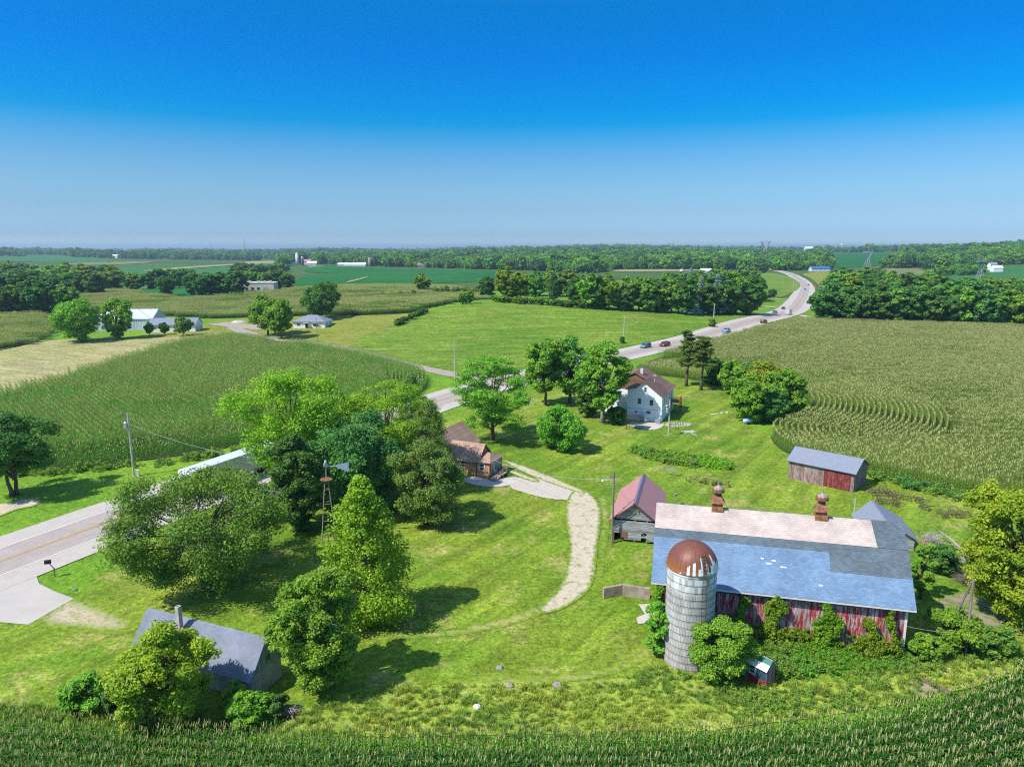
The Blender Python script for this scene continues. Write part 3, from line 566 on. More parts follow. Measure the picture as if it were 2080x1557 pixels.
# trees around the white ranch houses
for i, (kd, px, py, tp, hw_, bs, mt, lb) in enumerate([('round', 160, 694, 612, 48, .08, 'mid', 'wide tree at the left end of the machine shed'), ('round', 240, 688, 610, 32, .1, 'mid', 'round tree against the machine shed'), ('round', 304, 682, 655, 9, .2, 'ash', 'smallest tree before the machine shed'),
                                                       ('round', 334, 680, 656, 9, .2, 'dark', 'little dark tree before the white garage'), ('round', 373, 682, 645, 18, .25, 'olive', 'small olive tree before the white garage'), ('round', 545, 681, 598, 36, .2, 'mid', 'left one of two tall trees near the ranch house'),
                                                       ('round', 572, 688, 612, 28, .2, 'mid', 'right one of two tall trees near the ranch house'), ('round', 652, 648, 577, 38, .1, 'dark', 'dark tree behind the ranch house'), ('bush', 1264, 697, 683, 5, 0, 'dark', 'tiny bush at the foot of the meadow pole'), ('bush', 1446, 664, 648, 8, 0, 'olive', 'brown brush around the roadside pole')]):
    plant('shade_tree' if kd == 'round' else 'shrub', kd, px, py, tp, hw_, bs, mt, 80 + i, lb, 'tree' if kd == 'round' else 'shrub', n=30, size=.38 if hw_ > 20 else .25, dens=.9)

# shared mid-distance trees
proto = []
def mkproto(kind, mat, seed, n=26, size=.55, Rd=5, **k):
    r = make_tree('hedgerow_tree', kind, 13, Rd, 13 * .05, LF[mat], seed, n=n, size=size, dens=.62, **k); return r
PR = {'dark': [mkproto('round', 'dark', 101), mkproto('open', 'dark', 102, n=36)], 'mid': [mkproto('round', 'mid', 103), mkproto('open', 'ash', 104, n=36)], 'yellow': [mkproto('round', 'yellowfar', 105)],
      'blue': [mkproto('round', 'blue', 106)], 'spruce': [mkproto('spruce', 'spruceblue', 107, n=30, size=.4, Rd=3.2)], 'column': [mkproto('column', 'dark', 108, n=34, Rd=2.6, size=.45)], 'bare': [mkproto('open', 'ash', 109, n=5, dead=26)]}
used = set()
def put(kind, P, h, wsc, rz, label, group, name='hedgerow_tree'):
    ps = PR[kind]; p = ps[int(rng.integers(len(ps)))]
    o = p if p.name not in used else copy_tree(p); used.add(p.name)
    o.location = P; o.scale = (wsc, wsc, h / 13); o.rotation_euler.z = rz; T(o, label, 'tree', group); return o
LBL = {'dark': 'dark green', 'mid': 'mid green', 'yellow': 'yellowish green', 'blue': 'bluish green', 'spruce': 'blue grey spruce', 'column': 'narrow upright', 'bare': 'half bare grey'}
def belt(x0, y0, x1, y1, n, h, kinds, where, group, ws=1.0, jit=4):
    n = int(round(n * 1.25)); h = h * 1.06
    for i in range(n):
        t = (i + .5 + rng.uniform(-.3, .3)) / n; P = at(x0 + (x1 - x0) * t, y0 + (y1 - y0) * t + rng.uniform(-jit, jit) * .25)
        k = kinds[int(rng.integers(len(kinds)))]; hh = h * rng.uniform(.82, 1.15)
        put(k, P, hh, hh / 13 * rng.uniform(.9, 1.2) * ws, rng.uniform(0, 6.28), LBL[k] + ' tree ' + where, group)
D, Mi, Yl, Bl, S, Co, Ba = 'dark', 'mid', 'yellow', 'blue', 'spruce', 'column', 'bare'
g1 = 'trees of the left wood'
belt(-60, 640, 148, 637, 8, 14, [D, D, Mi], 'in the front row of the left wood', g1, 1.1)
belt(-60, 616, 128, 612, 7, 16, [D, Mi, Bl], 'in the second row of the left wood', g1, 1.2)
belt(-40, 598, 205, 600, 8, 16, [D, Mi, Bl], 'in the middle of the left wood', g1, 1.3)
belt(-40, 582, 240, 592, 9, 17, [Mi, D, Yl], 'in the back of the left wood', g1, 1.3)
belt(-40, 566, 255, 576, 10, 18, [Mi, D, Yl], 'along the far edge of the left wood', g1, 1.4)
g2 = 'trees in the left hollow'
belt(255, 590, 470, 580, 9, 14, [D, Bl, Mi], 'behind the far corn ridge on the left', g2, 1.2)
belt(385, 600, 495, 598, 6, 14, [D, Bl], 'beside the cream building', g2, 1.1); belt(490, 583, 590, 588, 6, 13, [Mi, D], 'behind the cream building', g2, 1.1)
belt(478, 562, 520, 562, 3, 15, [D], 'forming a dark clump in the far fields', g2, 1.4); belt(325, 601, 340, 601, 1, 16, [D], 'standing alone at the hollow field', g2)
belt(520, 556, 590, 552, 5, 12, [Mi], 'below the distant silos', g2, 1.3)
g3 = 'trees of the middle hedgerow'
belt(770, 600, 850, 600, 3, 3.5, [D, Mi], 'low beside the corn ridge', g3, 1.2); belt(850, 593, 870, 593, 1, 11, [Yl], 'standing above the corn ridge', g3, 1.1)
belt(880, 597, 980, 600, 7, 5, [Mi, Yl, Mi], 'in the low hedge beyond the corn', g3, 1.2); belt(988, 606, 992, 606, 1, 14, [D], 'round and dark at the meadow top', g3, 1.1)
belt(1030, 612, 1060, 612, 2, 16, [Yl], 'bright at the meadow crest', g3, 1.2); belt(1085, 606, 1092, 606, 1, 19, [Mi], 'tall at the meadow crest', g3, 1.1)
belt(1118, 611, 1130, 611, 2, 15, [Co], 'at the meadow crest', g3, .9); belt(1160, 617, 1175, 622, 2, 13, [Yl, D], 'beside the upright trees', g3, 1.0)
belt(800, 664, 870, 632, 7, 2.5, [D, Mi], 'scrubby on the bank between corn and meadow', g3, 1.5); belt(930, 618, 960, 616, 3, 6, [Mi], 'slim before the corn ridge', g3, .8)
g4 = 'trees of the roadside wood'
belt(1000, 613, 1190, 626, 14, 3.2, [Mi, Yl, D], 'low in the undergrowth at the meadow crest', g3, 1.5)
belt(1190, 626, 1385, 636, 11, 14, [D, Mi, D, Yl], 'in the front row behind the meadow', g4, 1.05)
belt(1385, 638, 1535, 638, 8, 16.5, [D, Mi, D, S], 'in the front row left of the road', g4, 1.1)
belt(1060, 600, 1190, 604, 5, 15, [Mi, Yl, D], 'in the second row at the meadow crest', g4, 1.15); belt(1200, 606, 1345, 612, 6, 10.5, [Mi, Yl, D], 'low in the second row behind the meadow', g4, 1.2); belt(1350, 610, 1540, 612, 8, 16.5, [Mi, Yl, D], 'in the second row left of the road', g4, 1.15)
belt(1380, 586, 1500, 592, 7, 15, [Mi, D, S], 'in the third row left of the road', g4, 1.15)
belt(1060, 574, 1230, 577, 7, 11, [Mi, Yl], 'before the grey green field', g4, 1.1); belt(1440, 572, 1540, 575, 5, 13, [Mi, D], 'near the inside of the road bend', g4, 1.1)
belt(1545, 553, 1562, 556, 1, 13, [D], 'dark beside the far road', g4)
belt(1545, 612, 1572, 604, 3, 6, [Mi, D], 'low by the driveways', g4, 1.1)
g5 = 'trees of the right wood'
belt(1668, 654, 2130, 668, 17, 14.5, [D, Mi, D, Bl, D], 'in the front row of the right wood', g5, 1.1)
belt(1780, 654, 1860, 657, 3, 12, [Ba], 'at the edge of the right wood', g5, .9)
belt(1675, 632, 2120, 642, 14, 15, [D, Mi, Bl], 'in the second row of the right wood', g5, 1.2)
belt(1680, 612, 2120, 620, 12, 15, [Mi, D, Yl], 'in the third row of the right wood', g5, 1.25)
belt(1690, 592, 1900, 600, 8, 15, [Mi, D], 'in the back of the right wood', g5, 1.3)
belt(1698, 577, 1800, 580, 5, 15, [Mi, D], 'at the far corner of the right wood', g5, 1.3)
belt(1960, 592, 2120, 596, 6, 11, [Yl, D, Mi], 'around the right pylon', g5, 1.2)

# far woods: one mass nobody could count
def scatter(name, pts, rz, sc, idx, protos, label, cat, kind='stuff'):
    me = bpy.data.meshes.new(name); n = len(pts); me.vertices.add(n); me.vertices.foreach_set('co', np.ascontiguousarray(pts, np.float32).ravel())
    for nm, tp, ar in (('rz', 'FLOAT', rz), ('sc', 'FLOAT', sc), ('pick', 'INT', idx)):
        a = me.attributes.new(nm, tp, 'POINT'); a.data.foreach_set('value', np.ascontiguousarray(ar, np.int32 if tp == 'INT' else np.float32))
    o = bpy.data.objects.new(name, me); C.objects.link(o)
    col = bpy.data.collections.new(name + '_shapes')
    for i, pm in enumerate(protos):
        q = bpy.data.objects.new('%s_shape_%02d' % (name, i), pm); col.objects.link(q)
    g = bpy.data.node_groups.new(name, 'GeometryNodeTree'); g.interface.new_socket('Geometry', in_out='INPUT', socket_type='NodeSocketGeometry'); g.interface.new_socket('Geometry', in_out='OUTPUT', socket_type='NodeSocketGeometry')
    N = g.nodes.new; i_, o_ = N('NodeGroupInput'), N('NodeGroupOutput'); ip = N('GeometryNodeInstanceOnPoints'); ci = N('GeometryNodeCollectionInfo')
    ci.inputs['Collection'].default_value = col; ci.inputs['Separate Children'].default_value = True; ci.inputs['Reset Children'].default_value = True
    def na(nm, tp):
        x = N('GeometryNodeInputNamedAttribute'); x.data_type = tp; x.inputs[0].default_value = nm; return [s for s in x.outputs if s.enabled and s.name == 'Attribute'][0]
    cx = N('ShaderNodeCombineXYZ'); g.links.new(na('rz', 'FLOAT'), cx.inputs[2])
    g.links.new(i_.outputs[0], ip.inputs['Points']); g.links.new(ci.outputs[0], ip.inputs['Instance']); ip.inputs['Pick Instance'].default_value = True
    g.links.new(na('pick', 'INT'), ip.inputs['Instance Index']); g.links.new(cx.outputs[0], ip.inputs['Rotation']); g.links.new(na('sc', 'FLOAT'), ip.inputs['Scale']); g.links.new(ip.outputs[0], o_.inputs[0])
    md = o.modifiers.new('scatter', 'NODES'); md.node_group = g
    return T(o, label, cat, kind=kind)
def farproto(mat, seed, n=10, size=1.0, k='round'):
    rg = np.random.default_rng(seed); c, r, _ = clumps(k, 13, 6.5, .8, rg, .42); V, Q, v = leaves(c, r, .8, n, size, rg)
    return np_mesh('wood_mass', V, Q, LF[mat], v=v)
FP = [farproto('dark', 201), farproto('mid', 202), farproto('blue', 203), farproto('ash', 204), farproto('dark', 205), farproto('mid', 206, k='open', n=12), farproto('mid', 207), farproto('ash', 208)]
woods = [[(640, 536), (760, 541), (850, 544), (1060, 549), (1190, 556), (1250, 547), (1500, 548), (1540, 552), (1560, 540), (1560, 524), (1520, 515), (640, 519)],
         [(1560, 550), (1690, 548), (1680, 524), (1640, 519), (1560, 524)],
         [(1790, 545), (1880, 546), (2140, 533), (2140, 512), (1830, 512), (1835, 524), (1800, 539)],
         [(232, 541), (330, 541), (480, 537), (480, 534), (300, 534)], [(570, 541), (620, 534), (600, 530), (540, 531)], [(1900, 562), (1960, 560), (2010, 556), (1960, 553)]]
wpoly = [np.array(W(p)) for p in woods]; openp = [np.array([v_.co[:2] for v_ in o.data.vertices]) for o in []]
fieldpoly = [np.array(W(p)) for p in ([(800, 536), (900, 534), (960, 538), (860, 541)], [(1090, 530), (1190, 527), (1220, 531), (1110, 535)], [(120, 541), (330, 541), (480, 538), (600, 537), (600, 529), (466, 532), (330, 530), (120, 533)], [(-60, 534), (235, 534), (225, 525), (-60, 520)], [(1676, 516), (1790, 512), (1830, 522), (1800, 538), (1720, 545), (1690, 540)], [(1560, 515), (1650, 511), (1655, 520), (1560, 523)])]
def band(n, d0, d1, x0=-150, x1=2230):
    d = d0 * (d1 / d0) ** rng.random(n); px = rng.uniform(x0, x1, n); return np.stack([(px - CX) / F * d, d], 1), px, d
P1, px1, d1 = band(30000, 880, 9500)
k = np.zeros(len(P1), bool)
for wp in wpoly: k |= inpoly(P1, wp)
nz = np.sin(px1 / 37 + d1 / 310) + np.sin(px1 / 91 - d1 / 530 + 2) + .7 * np.sin(px1 / 17 + 3 * np.log(d1) * 5)
k |= (d1 > 2300) & (nz > -.55) | (d1 > 5200)
for wp in fieldpoly: k &= ~inpoly(P1, wp)
P1, d1 = P1[k], d1[k]; sc1 = rng.uniform(.75, 1.5, len(P1)) * (1 + .28 * np.sin(P1[:, 0] / 47 + 2 * np.sin(P1[:, 1] / 90))) * np.interp(d1, [900, 6000], [1, 1.5])
fp = np.column_stack([P1, H(P1[:, 0], P1[:, 1]) - .5])
scatter('far_woods', fp, rng.uniform(0, 6.28, len(fp)), sc1, rng.integers(0, 8, len(fp)), FP, 'distant green woods covering the land up to the horizon', 'woods')

# ------------------------------------------------------------------ corn
MT['cornleaf'] = leaf('corn_leaf', (.085, .24, .022), (.20, .39, .05), .38, .45, .03)
MT['cornfront'] = leaf('corn_leaf_front', (.045, .17, .018), (.12, .28, .04), .35, .45, .03)
MT['cornfar'] = leaf('corn_leaf_far', (.13, .27, .025), (.26, .40, .045), .38, .5, .03)
MT['cornpale'] = leaf('corn_leaf_pale', (.13, .25, .03), (.27, .38, .06), .38, .5, .03)
MT['tassel'] = leaf('corn_tassel', (.40, .43, .15), (.60, .58, .26), .38, .8, .02)
def corn_plants(xs, ys, rg, nl=7, tassel=1.0, h=2.3, seg=2, lw=.05, tw=.035, stalk=True, ll=1.0):
    """corn plants: arching leaves on a stalk, tassel on top"""
    V, Q, mi, vv = [], [], [], []; b = 0
    for x, y in zip(xs, ys):
        hh = h * rg.uniform(.88, 1.08); a0 = rg.uniform(0, 3.14)
        for j in range(nl):
            a = a0 + math.pi * j + rg.normal(0, .35); z0 = hh * (.28 + .6 * j / nl); L_ = rg.uniform(.55, .8) * ll * (1 - .3 * j / nl); ca, sa = math.cos(a), math.sin(a); px, py = -sa * lw, ca * lw
            prof = [(0, 0, .8), (.45 * L_, .32 * L_, 1), (.95 * L_, .02 if j > nl / 2 else -.25 * L_, .3)] if seg == 2 else [(0, 0, .9), (.9 * L_, .1 * L_, .5)]
            for k_, (r, dz, wf) in enumerate(prof): V += [(x + ca * r - px * wf, y + sa * r - py * wf, z0 + dz), (x + ca * r + px * wf, y + sa * r + py * wf, z0 + dz)]
            cv = rg.random()
            for k_ in range(len(prof) - 1): Q.append((b, b + 1, b + 3, b + 2)); mi.append(0); vv.append(cv); b += 2
            b += 2
        if stalk: V += [(x - .02, y, 0), (x + .02, y, 0), (x + .015, y, hh), (x - .015, y, hh)]; Q.append((b, b + 1, b + 2, b + 3)); mi.append(0); vv.append(.3); b += 4
        if rg.random() < tassel:
            for j in range(3):
                a = rg.uniform(0, 6.28); dx, dy = math.cos(a) * .14, math.sin(a) * .14; wx, wy = -math.sin(a) * tw, math.cos(a) * tw
                V += [(x - wx, y - wy, hh - .1), (x + wx, y + wy, hh - .1), (x + dx + wx, y + dy + wy, hh + .28), (x + dx - wx, y + dy - wy, hh + .28)]; Q.append((b, b + 1, b + 2, b + 3)); mi.append(1); vv.append(rg.random()); b += 4
    return np.array(V), np.array(Q), np.array(mi), np.array(vv)
def corn_tile(seed, L_, rows, sp, tassel, mats, **k):
    rg = np.random.default_rng(seed); xs, ys = [], []
    for r in range(rows):
        x = np.arange(-L_ / 2 + sp / 2, L_ / 2, sp); xs.append(x + rg.normal(0, .03, len(x))); ys.append((r - (rows - 1) / 2) * .76 + rg.normal(0, .03, len(x)))
    V, Q, mi, vv = corn_plants(np.concatenate(xs), np.concatenate(ys), rg, tassel=tassel, **k)
    return np_mesh('corn_row', V, Q, mats, mi, vv)
CL, CPm, TS = MT['cornleaf'], MT['cornpale'], MT['tassel']
def rows_along(B, n, L_, poly, gap=.95, first=.3):
    """tile centres along n rows that follow the open boundary curve B (field lies on its left)"""
    out = []
    for k in range(n):
        o = offset(B, -(first + k * gap)); s = np.concatenate([[0], np.cumsum(np.hypot(*np.diff(o, axis=0).T))]); u = np.arange(L_ / 2, s[-1], L_)
        if len(u) == 0: continue
        p = np.stack([np.interp(u, s, o[:, 0]), np.interp(u, s, o[:, 1])], 1); q = np.stack([np.interp(u + .5, s, o[:, 0]), np.interp(u + .5, s, o[:, 1])], 1) - p
        ok = (dist_poly(p, B) > first + k * gap - .15) & (np.hypot(*q.T) > .1); out.append(np.column_stack([p, np.arctan2(q[:, 1], q[:, 0])])[ok])
    return np.vstack(out)
def rows_straight(poly, ang, L_, gap=.95, jit=0):
    c, s = math.cos(ang), math.sin(ang); Rm = np.array([[c, s], [-s, c]]); pl = np.array(poly) @ Rm.T; x0, y0 = pl.min(0); x1, y1 = pl.max(0)
    gx, gy = np.meshgrid(np.arange(x0, x1, L_), np.arange(y0, y1, gap)); g = np.stack([(gx + rng.uniform(0, L_, gx.shape[0])[:, None]).ravel(), gy.ravel()], 1); g = g[inpoly(g, pl)] @ Rm
    return np.column_stack([g, np.full(len(g), ang)])
def place_corn(name, T3, tiles, ntas, label, sc=1.0, streak=.5, short=None):
    P = T3[:, :2]; n = len(P); f = np.sin(P[:, 0] * .09 + np.sin(P[:, 1] * .05) * 2) * np.sin(P[:, 1] * .11 + 1.7 * np.sin(P[:, 0] * .031)) + rng.normal(0, .35, n)
    nT = len(tiles) // (2 if short is not None else 1); idx = np.where(f > streak, rng.integers(ntas, nT, n), rng.integers(0, ntas, n)); z = H(P[:, 0], P[:, 1])
    if short is not None: idx = np.where(short > 0, idx + len(tiles) // 2, idx)
    return scatter(name, np.column_stack([P, z]), T3[:, 2] + math.pi * rng.integers(0, 2, n), sc * rng.uniform(.95, 1.05, n), idx, tiles, label, 'cornfield')
# front field: single plants along curved rows
fb = curve([tuple(at(x, y, 2.3)[:2]) for x, y in [(-260, 1442), (-60, 1440), (100, 1442), (300, 1453), (600, 1470), (850, 1476), (1100, 1476), (1300, 1470), (1500, 1458), (1700, 1442), (1850, 1418), (1960, 1382), (2080, 1340), (2200, 1290)]], .6)[::-1]
nt = [corn_tile(300 + i, .01, 1, .01, 1.0, [MT['cornfront'], TS], nl=9, seg=2, lw=.045, tw=.02, ll=.62, h=2.15) for i in range(6)]
ft = rows_along(fb, 18, .15, None, gap=.95); ft[:, 2] = rng.uniform(0, 6.28, len(ft)); ft[:, :2] += rng.normal(0, .035, (len(ft), 2)); ft = ft[(ft[:, 1] > 30)]
scatter('corn_field', np.column_stack([ft[:, :2], H(ft[:, 0], ft[:, 1])]), ft[:, 2], rng.uniform(.9, 1.08, len(ft)), rng.integers(0, 6, len(ft)), nt, 'dark green tasselled corn across the bottom of the view', 'cornfield')
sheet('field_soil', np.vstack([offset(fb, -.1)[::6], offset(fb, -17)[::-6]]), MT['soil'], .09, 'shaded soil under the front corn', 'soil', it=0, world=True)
# left field
tl = [corn_tile(320 + i, 5, 1, .2, .6, [CL, TS], nl=6, seg=2, tw=.026, ll=.55) for i in range(4)] + [corn_tile(330 + i, 5, 1, .2, .12, [CL, TS], nl=6, seg=2, h=2.1, ll=.55) for i in range(2)]
lf = [(-330, 985), (-150, 975), (0, 962), (105, 955), (160, 950), (300, 935), (420, 918), (520, 895), (640, 862), (740, 836), (830, 808), (868, 790), (868, 768), (840, 748), (760, 727), (690, 713), (600, 699), (520, 689), (465, 683), (400, 690), (330, 707), (230, 738), (130, 768), (60, 790), (0, 803), (-120, 830), (-330, 850)]
lw_ = smoothpoly(W(lf), 2); lb_ = smoothpoly(W(lf[2:17]), 2, False); lb_ = curve(lb_, 2.0)
tl += [corn_tile(325 + i, 1.6, 1, .2, .6, [CL, TS], nl=6, seg=2, tw=.026, ll=.5) for i in range(4)] + [corn_tile(335 + i, 1.6, 1, .2, .12, [CL, TS], nl=6, seg=2, h=2.1, ll=.5) for i in range(2)]
head = rows_along(lb_, 10, 1.6, None); ins = rows_straight(lw_, math.atan2(136.7 - 209.8, -39 + 103.1) , 5); ins = ins[dist_poly(ins[:, :2], lb_) > 9.9]
head = head[inpoly(head[:, :2], lw_)]
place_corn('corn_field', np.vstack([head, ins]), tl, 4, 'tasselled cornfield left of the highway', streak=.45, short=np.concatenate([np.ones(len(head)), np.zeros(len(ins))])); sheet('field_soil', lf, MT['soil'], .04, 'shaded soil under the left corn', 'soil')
# right field
tr_ = [corn_tile(340 + i, 5, 1, .2, .95, [CPm, TS], nl=6, seg=2, tw=.036, ll=.55) for i in range(4)] + [corn_tile(350 + i, 5, 1, .2, .6, [CPm, TS], nl=6, seg=2, tw=.034, h=2.1, ll=.55) for i in range(2)]
rf_near = [(1288, 752), (1330, 762), (1400, 770), (1470, 782), (1560, 790), (1630, 806), (1652, 828), (1640, 852), (1596, 868), (1562, 880), (1572, 905), (1610, 928), (1700, 950), (1780, 968), (1880, 990), (1990, 1014), (2100, 1018), (2300, 1022)]
rf = rf_near + [(2400, 900), (2420, 750), (2420, 670), (2080, 666), (1900, 660), (1680, 655), (1625, 652), (1560, 668), (1460, 694), (1380, 716), (1300, 738)]
rw_ = smoothpoly(W(rf), 2); rb_ = curve(smoothpoly(W(rf_near), 2, False), 2.0)
tr_ += [corn_tile(345 + i, 1.6, 1, .2, 1.0, [CPm, TS], nl=6, seg=2, tw=.036, ll=.5) for i in range(4)] + [corn_tile(355 + i, 1.6, 1, .2, .6, [CPm, TS], nl=6, seg=2, tw=.034, h=2.1, ll=.5) for i in range(2)]
rh = rows_along(rb_[::1], 24, 1.6, None, gap=1.05); rh = rh[inpoly(rh[:, :2], rw_)]; ri = rows_straight(rw_, R(2), 5); ri = ri[dist_poly(ri[:, :2], rb_) > 24 * 1.05 + .2]
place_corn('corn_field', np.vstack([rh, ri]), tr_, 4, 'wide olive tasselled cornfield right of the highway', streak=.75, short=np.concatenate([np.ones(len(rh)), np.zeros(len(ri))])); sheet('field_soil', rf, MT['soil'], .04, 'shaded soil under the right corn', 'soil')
# fields beyond the ranch houses
tf = [corn_tile(360 + i, 9, 4, .34, .9, [MT['cornfar'], TS], nl=6, seg=1, lw=.11, tw=.045, stalk=False) for i in range(3)] + [corn_tile(370 + i, 9, 4, .34, .1, [MT['cornfar'], TS], nl=6, seg=1, lw=.11, tw=.04, stalk=False) for i in range(2)]
for poly, ang, lb, st in [([(150, 602), (250, 590), (320, 604), (400, 610), (480, 600), (600, 590), (700, 583), (850, 582), (960, 590), (1010, 604), (960, 612), (905, 616), (860, 632), (800, 640), (700, 641), (560, 642), (430, 648), (350, 642), (270, 640), (160, 625)], R(0), 'broad striped cornfield behind the ranch houses', .3),
                          ([(-60, 725), (0, 712), (110, 686), (118, 640), (0, 643), (-60, 643)], R(10), 'cornfield at the far left below the wood', .2)]:
    wp = smoothpoly(W(poly), 2); place_corn('corn_field', rows_straight(wp, ang, 9, 3.04), tf, 3, lb, streak=st); sheet('field_soil', poly, MT['soil'], .05, 'soil under the ' + lb, 'soil')

# tall grass and weeds
def grass_clump(seed, n, h, w_, mat, bl=.02):
    rg = np.random.default_rng(seed); V, Q, vv = [], [], []; b = 0
    for i in range(n):
        x, y = rg.normal(0, w_, 2); a = rg.uniform(0, 6.28); L_ = h * rg.uniform(.6, 1.2); lx, ly = math.cos(a) * L_ * .45, math.sin(a) * L_ * .45; wx, wy = -math.sin(a) * bl, math.cos(a) * bl
        V += [(x - wx, y - wy, 0), (x + wx, y + wy, 0), (x + lx * .4 + wx, y + ly * .4 + wy, L_ * .75), (x + lx * .4 - wx, y + ly * .4 - wy, L_ * .75), (x + lx + wx * .3, y + ly + wy * .3, L_ * .95), (x + lx - wx * .3, y + ly - wy * .3, L_ * .95)]
        Q += [(b, b + 1, b + 2, b + 3), (b + 3, b + 2, b + 4, b + 5)]; c_ = rg.random(); vv += [c_, c_]; b += 6
    return np_mesh('grass_clump', np.array(V), np.array(Q), mat, v=np.array(vv))
def weed_clump(seed, mat, r=.45, size=.07):
    rg = np.random.default_rng(seed); c = rg.normal(0, r * .6, (9, 3)); c[:, 2] = np.abs(c[:, 2]) * 1.1 + .15; V, Q, v = leaves(c, np.full(9, r * .5), .8, 22, size, rg); V[:, 2] = np.maximum(V[:, 2], 0); return np_mesh('weed_clump', V, Q, mat, v=v)
GY = leaf('tall_grass_yellow', (.24, .36, .04), (.50, .58, .11), .4, .7, .03); GG = leaf('tall_grass_green', (.14, .28, .04), (.28, .42, .08), .4, .7, .03)
WG = leaf('weed_green', (.13, .28, .04), (.28, .44, .07), .35, .6, .04)
def pts_in(poly, dens, world=False):
    wp = np.array(poly if world else W(poly)); x0, y0 = wp.min(0); x1, y1 = wp.max(0); n = int((x1 - x0) * (y1 - y0) * dens); p = np.stack([rng.uniform(x0, x1, n), rng.uniform(y0, y1, n)], 1); return p[inpoly(p, wp)]
gcl = [grass_clump(400 + i, 34, .55, .17, GY) for i in range(3)] + [grass_clump(405 + i, 34, .5, .17, GG) for i in range(3)]
def mass(name, poly, dens, protos, label, cat, ny=3, sc=1.0, thr=0.0, world=False):
    p = pts_in(poly, dens, world); f = np.sin(p[:, 0] * .35 + 1.3 * np.sin(p[:, 1] * .5)) + np.sin(p[:, 1] * .8 + p[:, 0] * .15) + rng.normal(0, .7, len(p)); idx = np.where(f > thr, rng.integers(0, ny, len(p)), rng.integers(ny, len(protos), len(p)))
    return scatter(name, np.column_stack([p, H(p[:, 0], p[:, 1])]), rng.uniform(0, 6.28, len(p)), sc * rng.uniform(.6, 1.25, len(p)), idx, protos, label, cat)
mass('tall_grass', [(590, 1470), (640, 1432), (760, 1395), (1000, 1392), (1250, 1388), (1330, 1352), (1420, 1390), (1480, 1410), (1500, 1460), (1300, 1500), (1000, 1505), (700, 1500), (560, 1490)], 6.5, gcl, 'tall yellow green grass between the lawn and the front corn', 'grass', thr=-.1, sc=.68)
mass('tall_grass', [(1330, 1352), (1500, 1402), (1700, 1380), (1850, 1340), (1960, 1290), (2060, 1300), (2130, 1330), (1960, 1395), (1760, 1450), (1490, 1475), (1470, 1410)], 5.5, gcl + [weed_clump(420, WG)], 'rank grass and weeds below the barn', 'grass', thr=.5, sc=.75)
mass('tall_grass', [(-60, 1436), (100, 1440), (180, 1446), (560, 1465), (560, 1490), (300, 1480), (-60, 1460)], 6, gcl, 'grassy margin of the front corn on the left', 'grass', thr=.3)
mass('weeds', [(1470, 1310), (1600, 1312), (1840, 1318), (1850, 1350), (1700, 1375), (1500, 1375)], 4, [weed_clump(430 + i, WG, .6, .09) for i in range(3)] + [weed_clump(433, LF['mid'], .6, .09)], 'dense green weeds along the barn wall', 'weeds', sc=.85)
mass('weeds', [(1762, 960), (1800, 968), (1900, 990), (2000, 1020), (1990, 1030), (1880, 1003), (1770, 975)], 1.6, [weed_clump(436 + i, WG, .6, .1) for i in range(3)] + [weed_clump(439, LF['blue'], .6, .1)], 'weedy margin between lawn and right corn', 'weeds', sc=1.2)
mass('weeds', [(0, 958), (100, 957), (330, 937), (430, 922), (520, 903), (520, 910), (430, 930), (330, 946), (100, 966), (0, 968)], 1.0, [weed_clump(440 + i, WG, .6, .12) for i in range(3)] + [weed_clump(443, GG, .6, .1)], 'weedy margin of the left cornfield', 'weeds', sc=1.0)
mass('garden_bed', [(1275, 918), (1290, 910), (1350, 918), (1430, 930), (1500, 948), (1480, 955), (1400, 950), (1320, 935)], 3.0, [weed_clump(450 + i, WG, .5, .1) for i in range(3)] + [weed_clump(453, LF['lime'], .5, .1)], 'long overgrown vegetable bed on the lawn', 'garden bed', sc=1.0)
mass('flower_bed', [(1396, 970), (1410, 968), (1484, 980), (1482, 990), (1400, 978)], 4, [weed_clump(455 + i, LF['olive'], .4, .08) for i in range(2)] + [weed_clump(457, TS, .3, .06)], 'narrow flower bed before the barn', 'flower bed', ny=2, sc=.8)

# ================================================================== buildings
MT['barnred'] = boards('barn_red_boards', (.37, .042, .045), (.56, .48, .48), .46, .58, 3.2)
MT['shedred'] = boards('shed_red_boards', (.22, .045, .04), (.33, .28, .27), .36, .56, 2.6)
MT['greyboard'] = boards('grey_boards', (.40, .42, .45), (.27, .27, .28), .4, .6, 3.3, horiz=True)
MT['bluegrey'] = shingle('barn_sheen_shingles', (.150, .235, .36), (.19, .30, .45), 3.6, .65)  # grey shingles; their blue sheen is put into the base colour
MT['darkshingle'] = shingle('barn_dark_shingles', (.10, .135, .165), (.145, .185, .215), 3.6, .55)
MT['pinkshingle'] = shingle('barn_pale_shingles', (.50, .41, .365), (.57, .48, .43), 3.6, .72)
MT['brownroof'] = shingle('brown_shingles', (.40, .25, .18), (.50, .34, .25), 3.2, .55)
MT['houseroof'] = shingle('house_shingles', (.19, .115, .095), (.235, .15, .125), 3.2, .65)
MT['greyroof'] = shingle('grey_shingles', (.20, .225, .29), (.235, .26, .325), 4, .85)
MT['slateroof'] = plain('slate_grey_roof', (.22, .245, .31), .8, var=.12); MT['pinkroof'] = plain('faded_red_metal_roof', (.47, .22, .22), .5, .4, var=.07, scale=1.2)
MT['ridgecap'] = plain('purple_ridge_cap', (.19, .15, .22), .6); MT['siding'] = boards('white_siding', (.86, .87, .88), (.84, .84, .86), .5, .7, 3.0, horiz=True, gap=.72, vary=.03)
MT['tanwall'] = boards('tan_brick_siding', (.66, .37, .20), (.56, .30, .15), .4, .6, 5, horiz=True, gap=.7); MT['brownwall'] = boards('brown_shakes', (.28, .16, .10), (.22, .12, .075), .4, .6, 4, horiz=True)
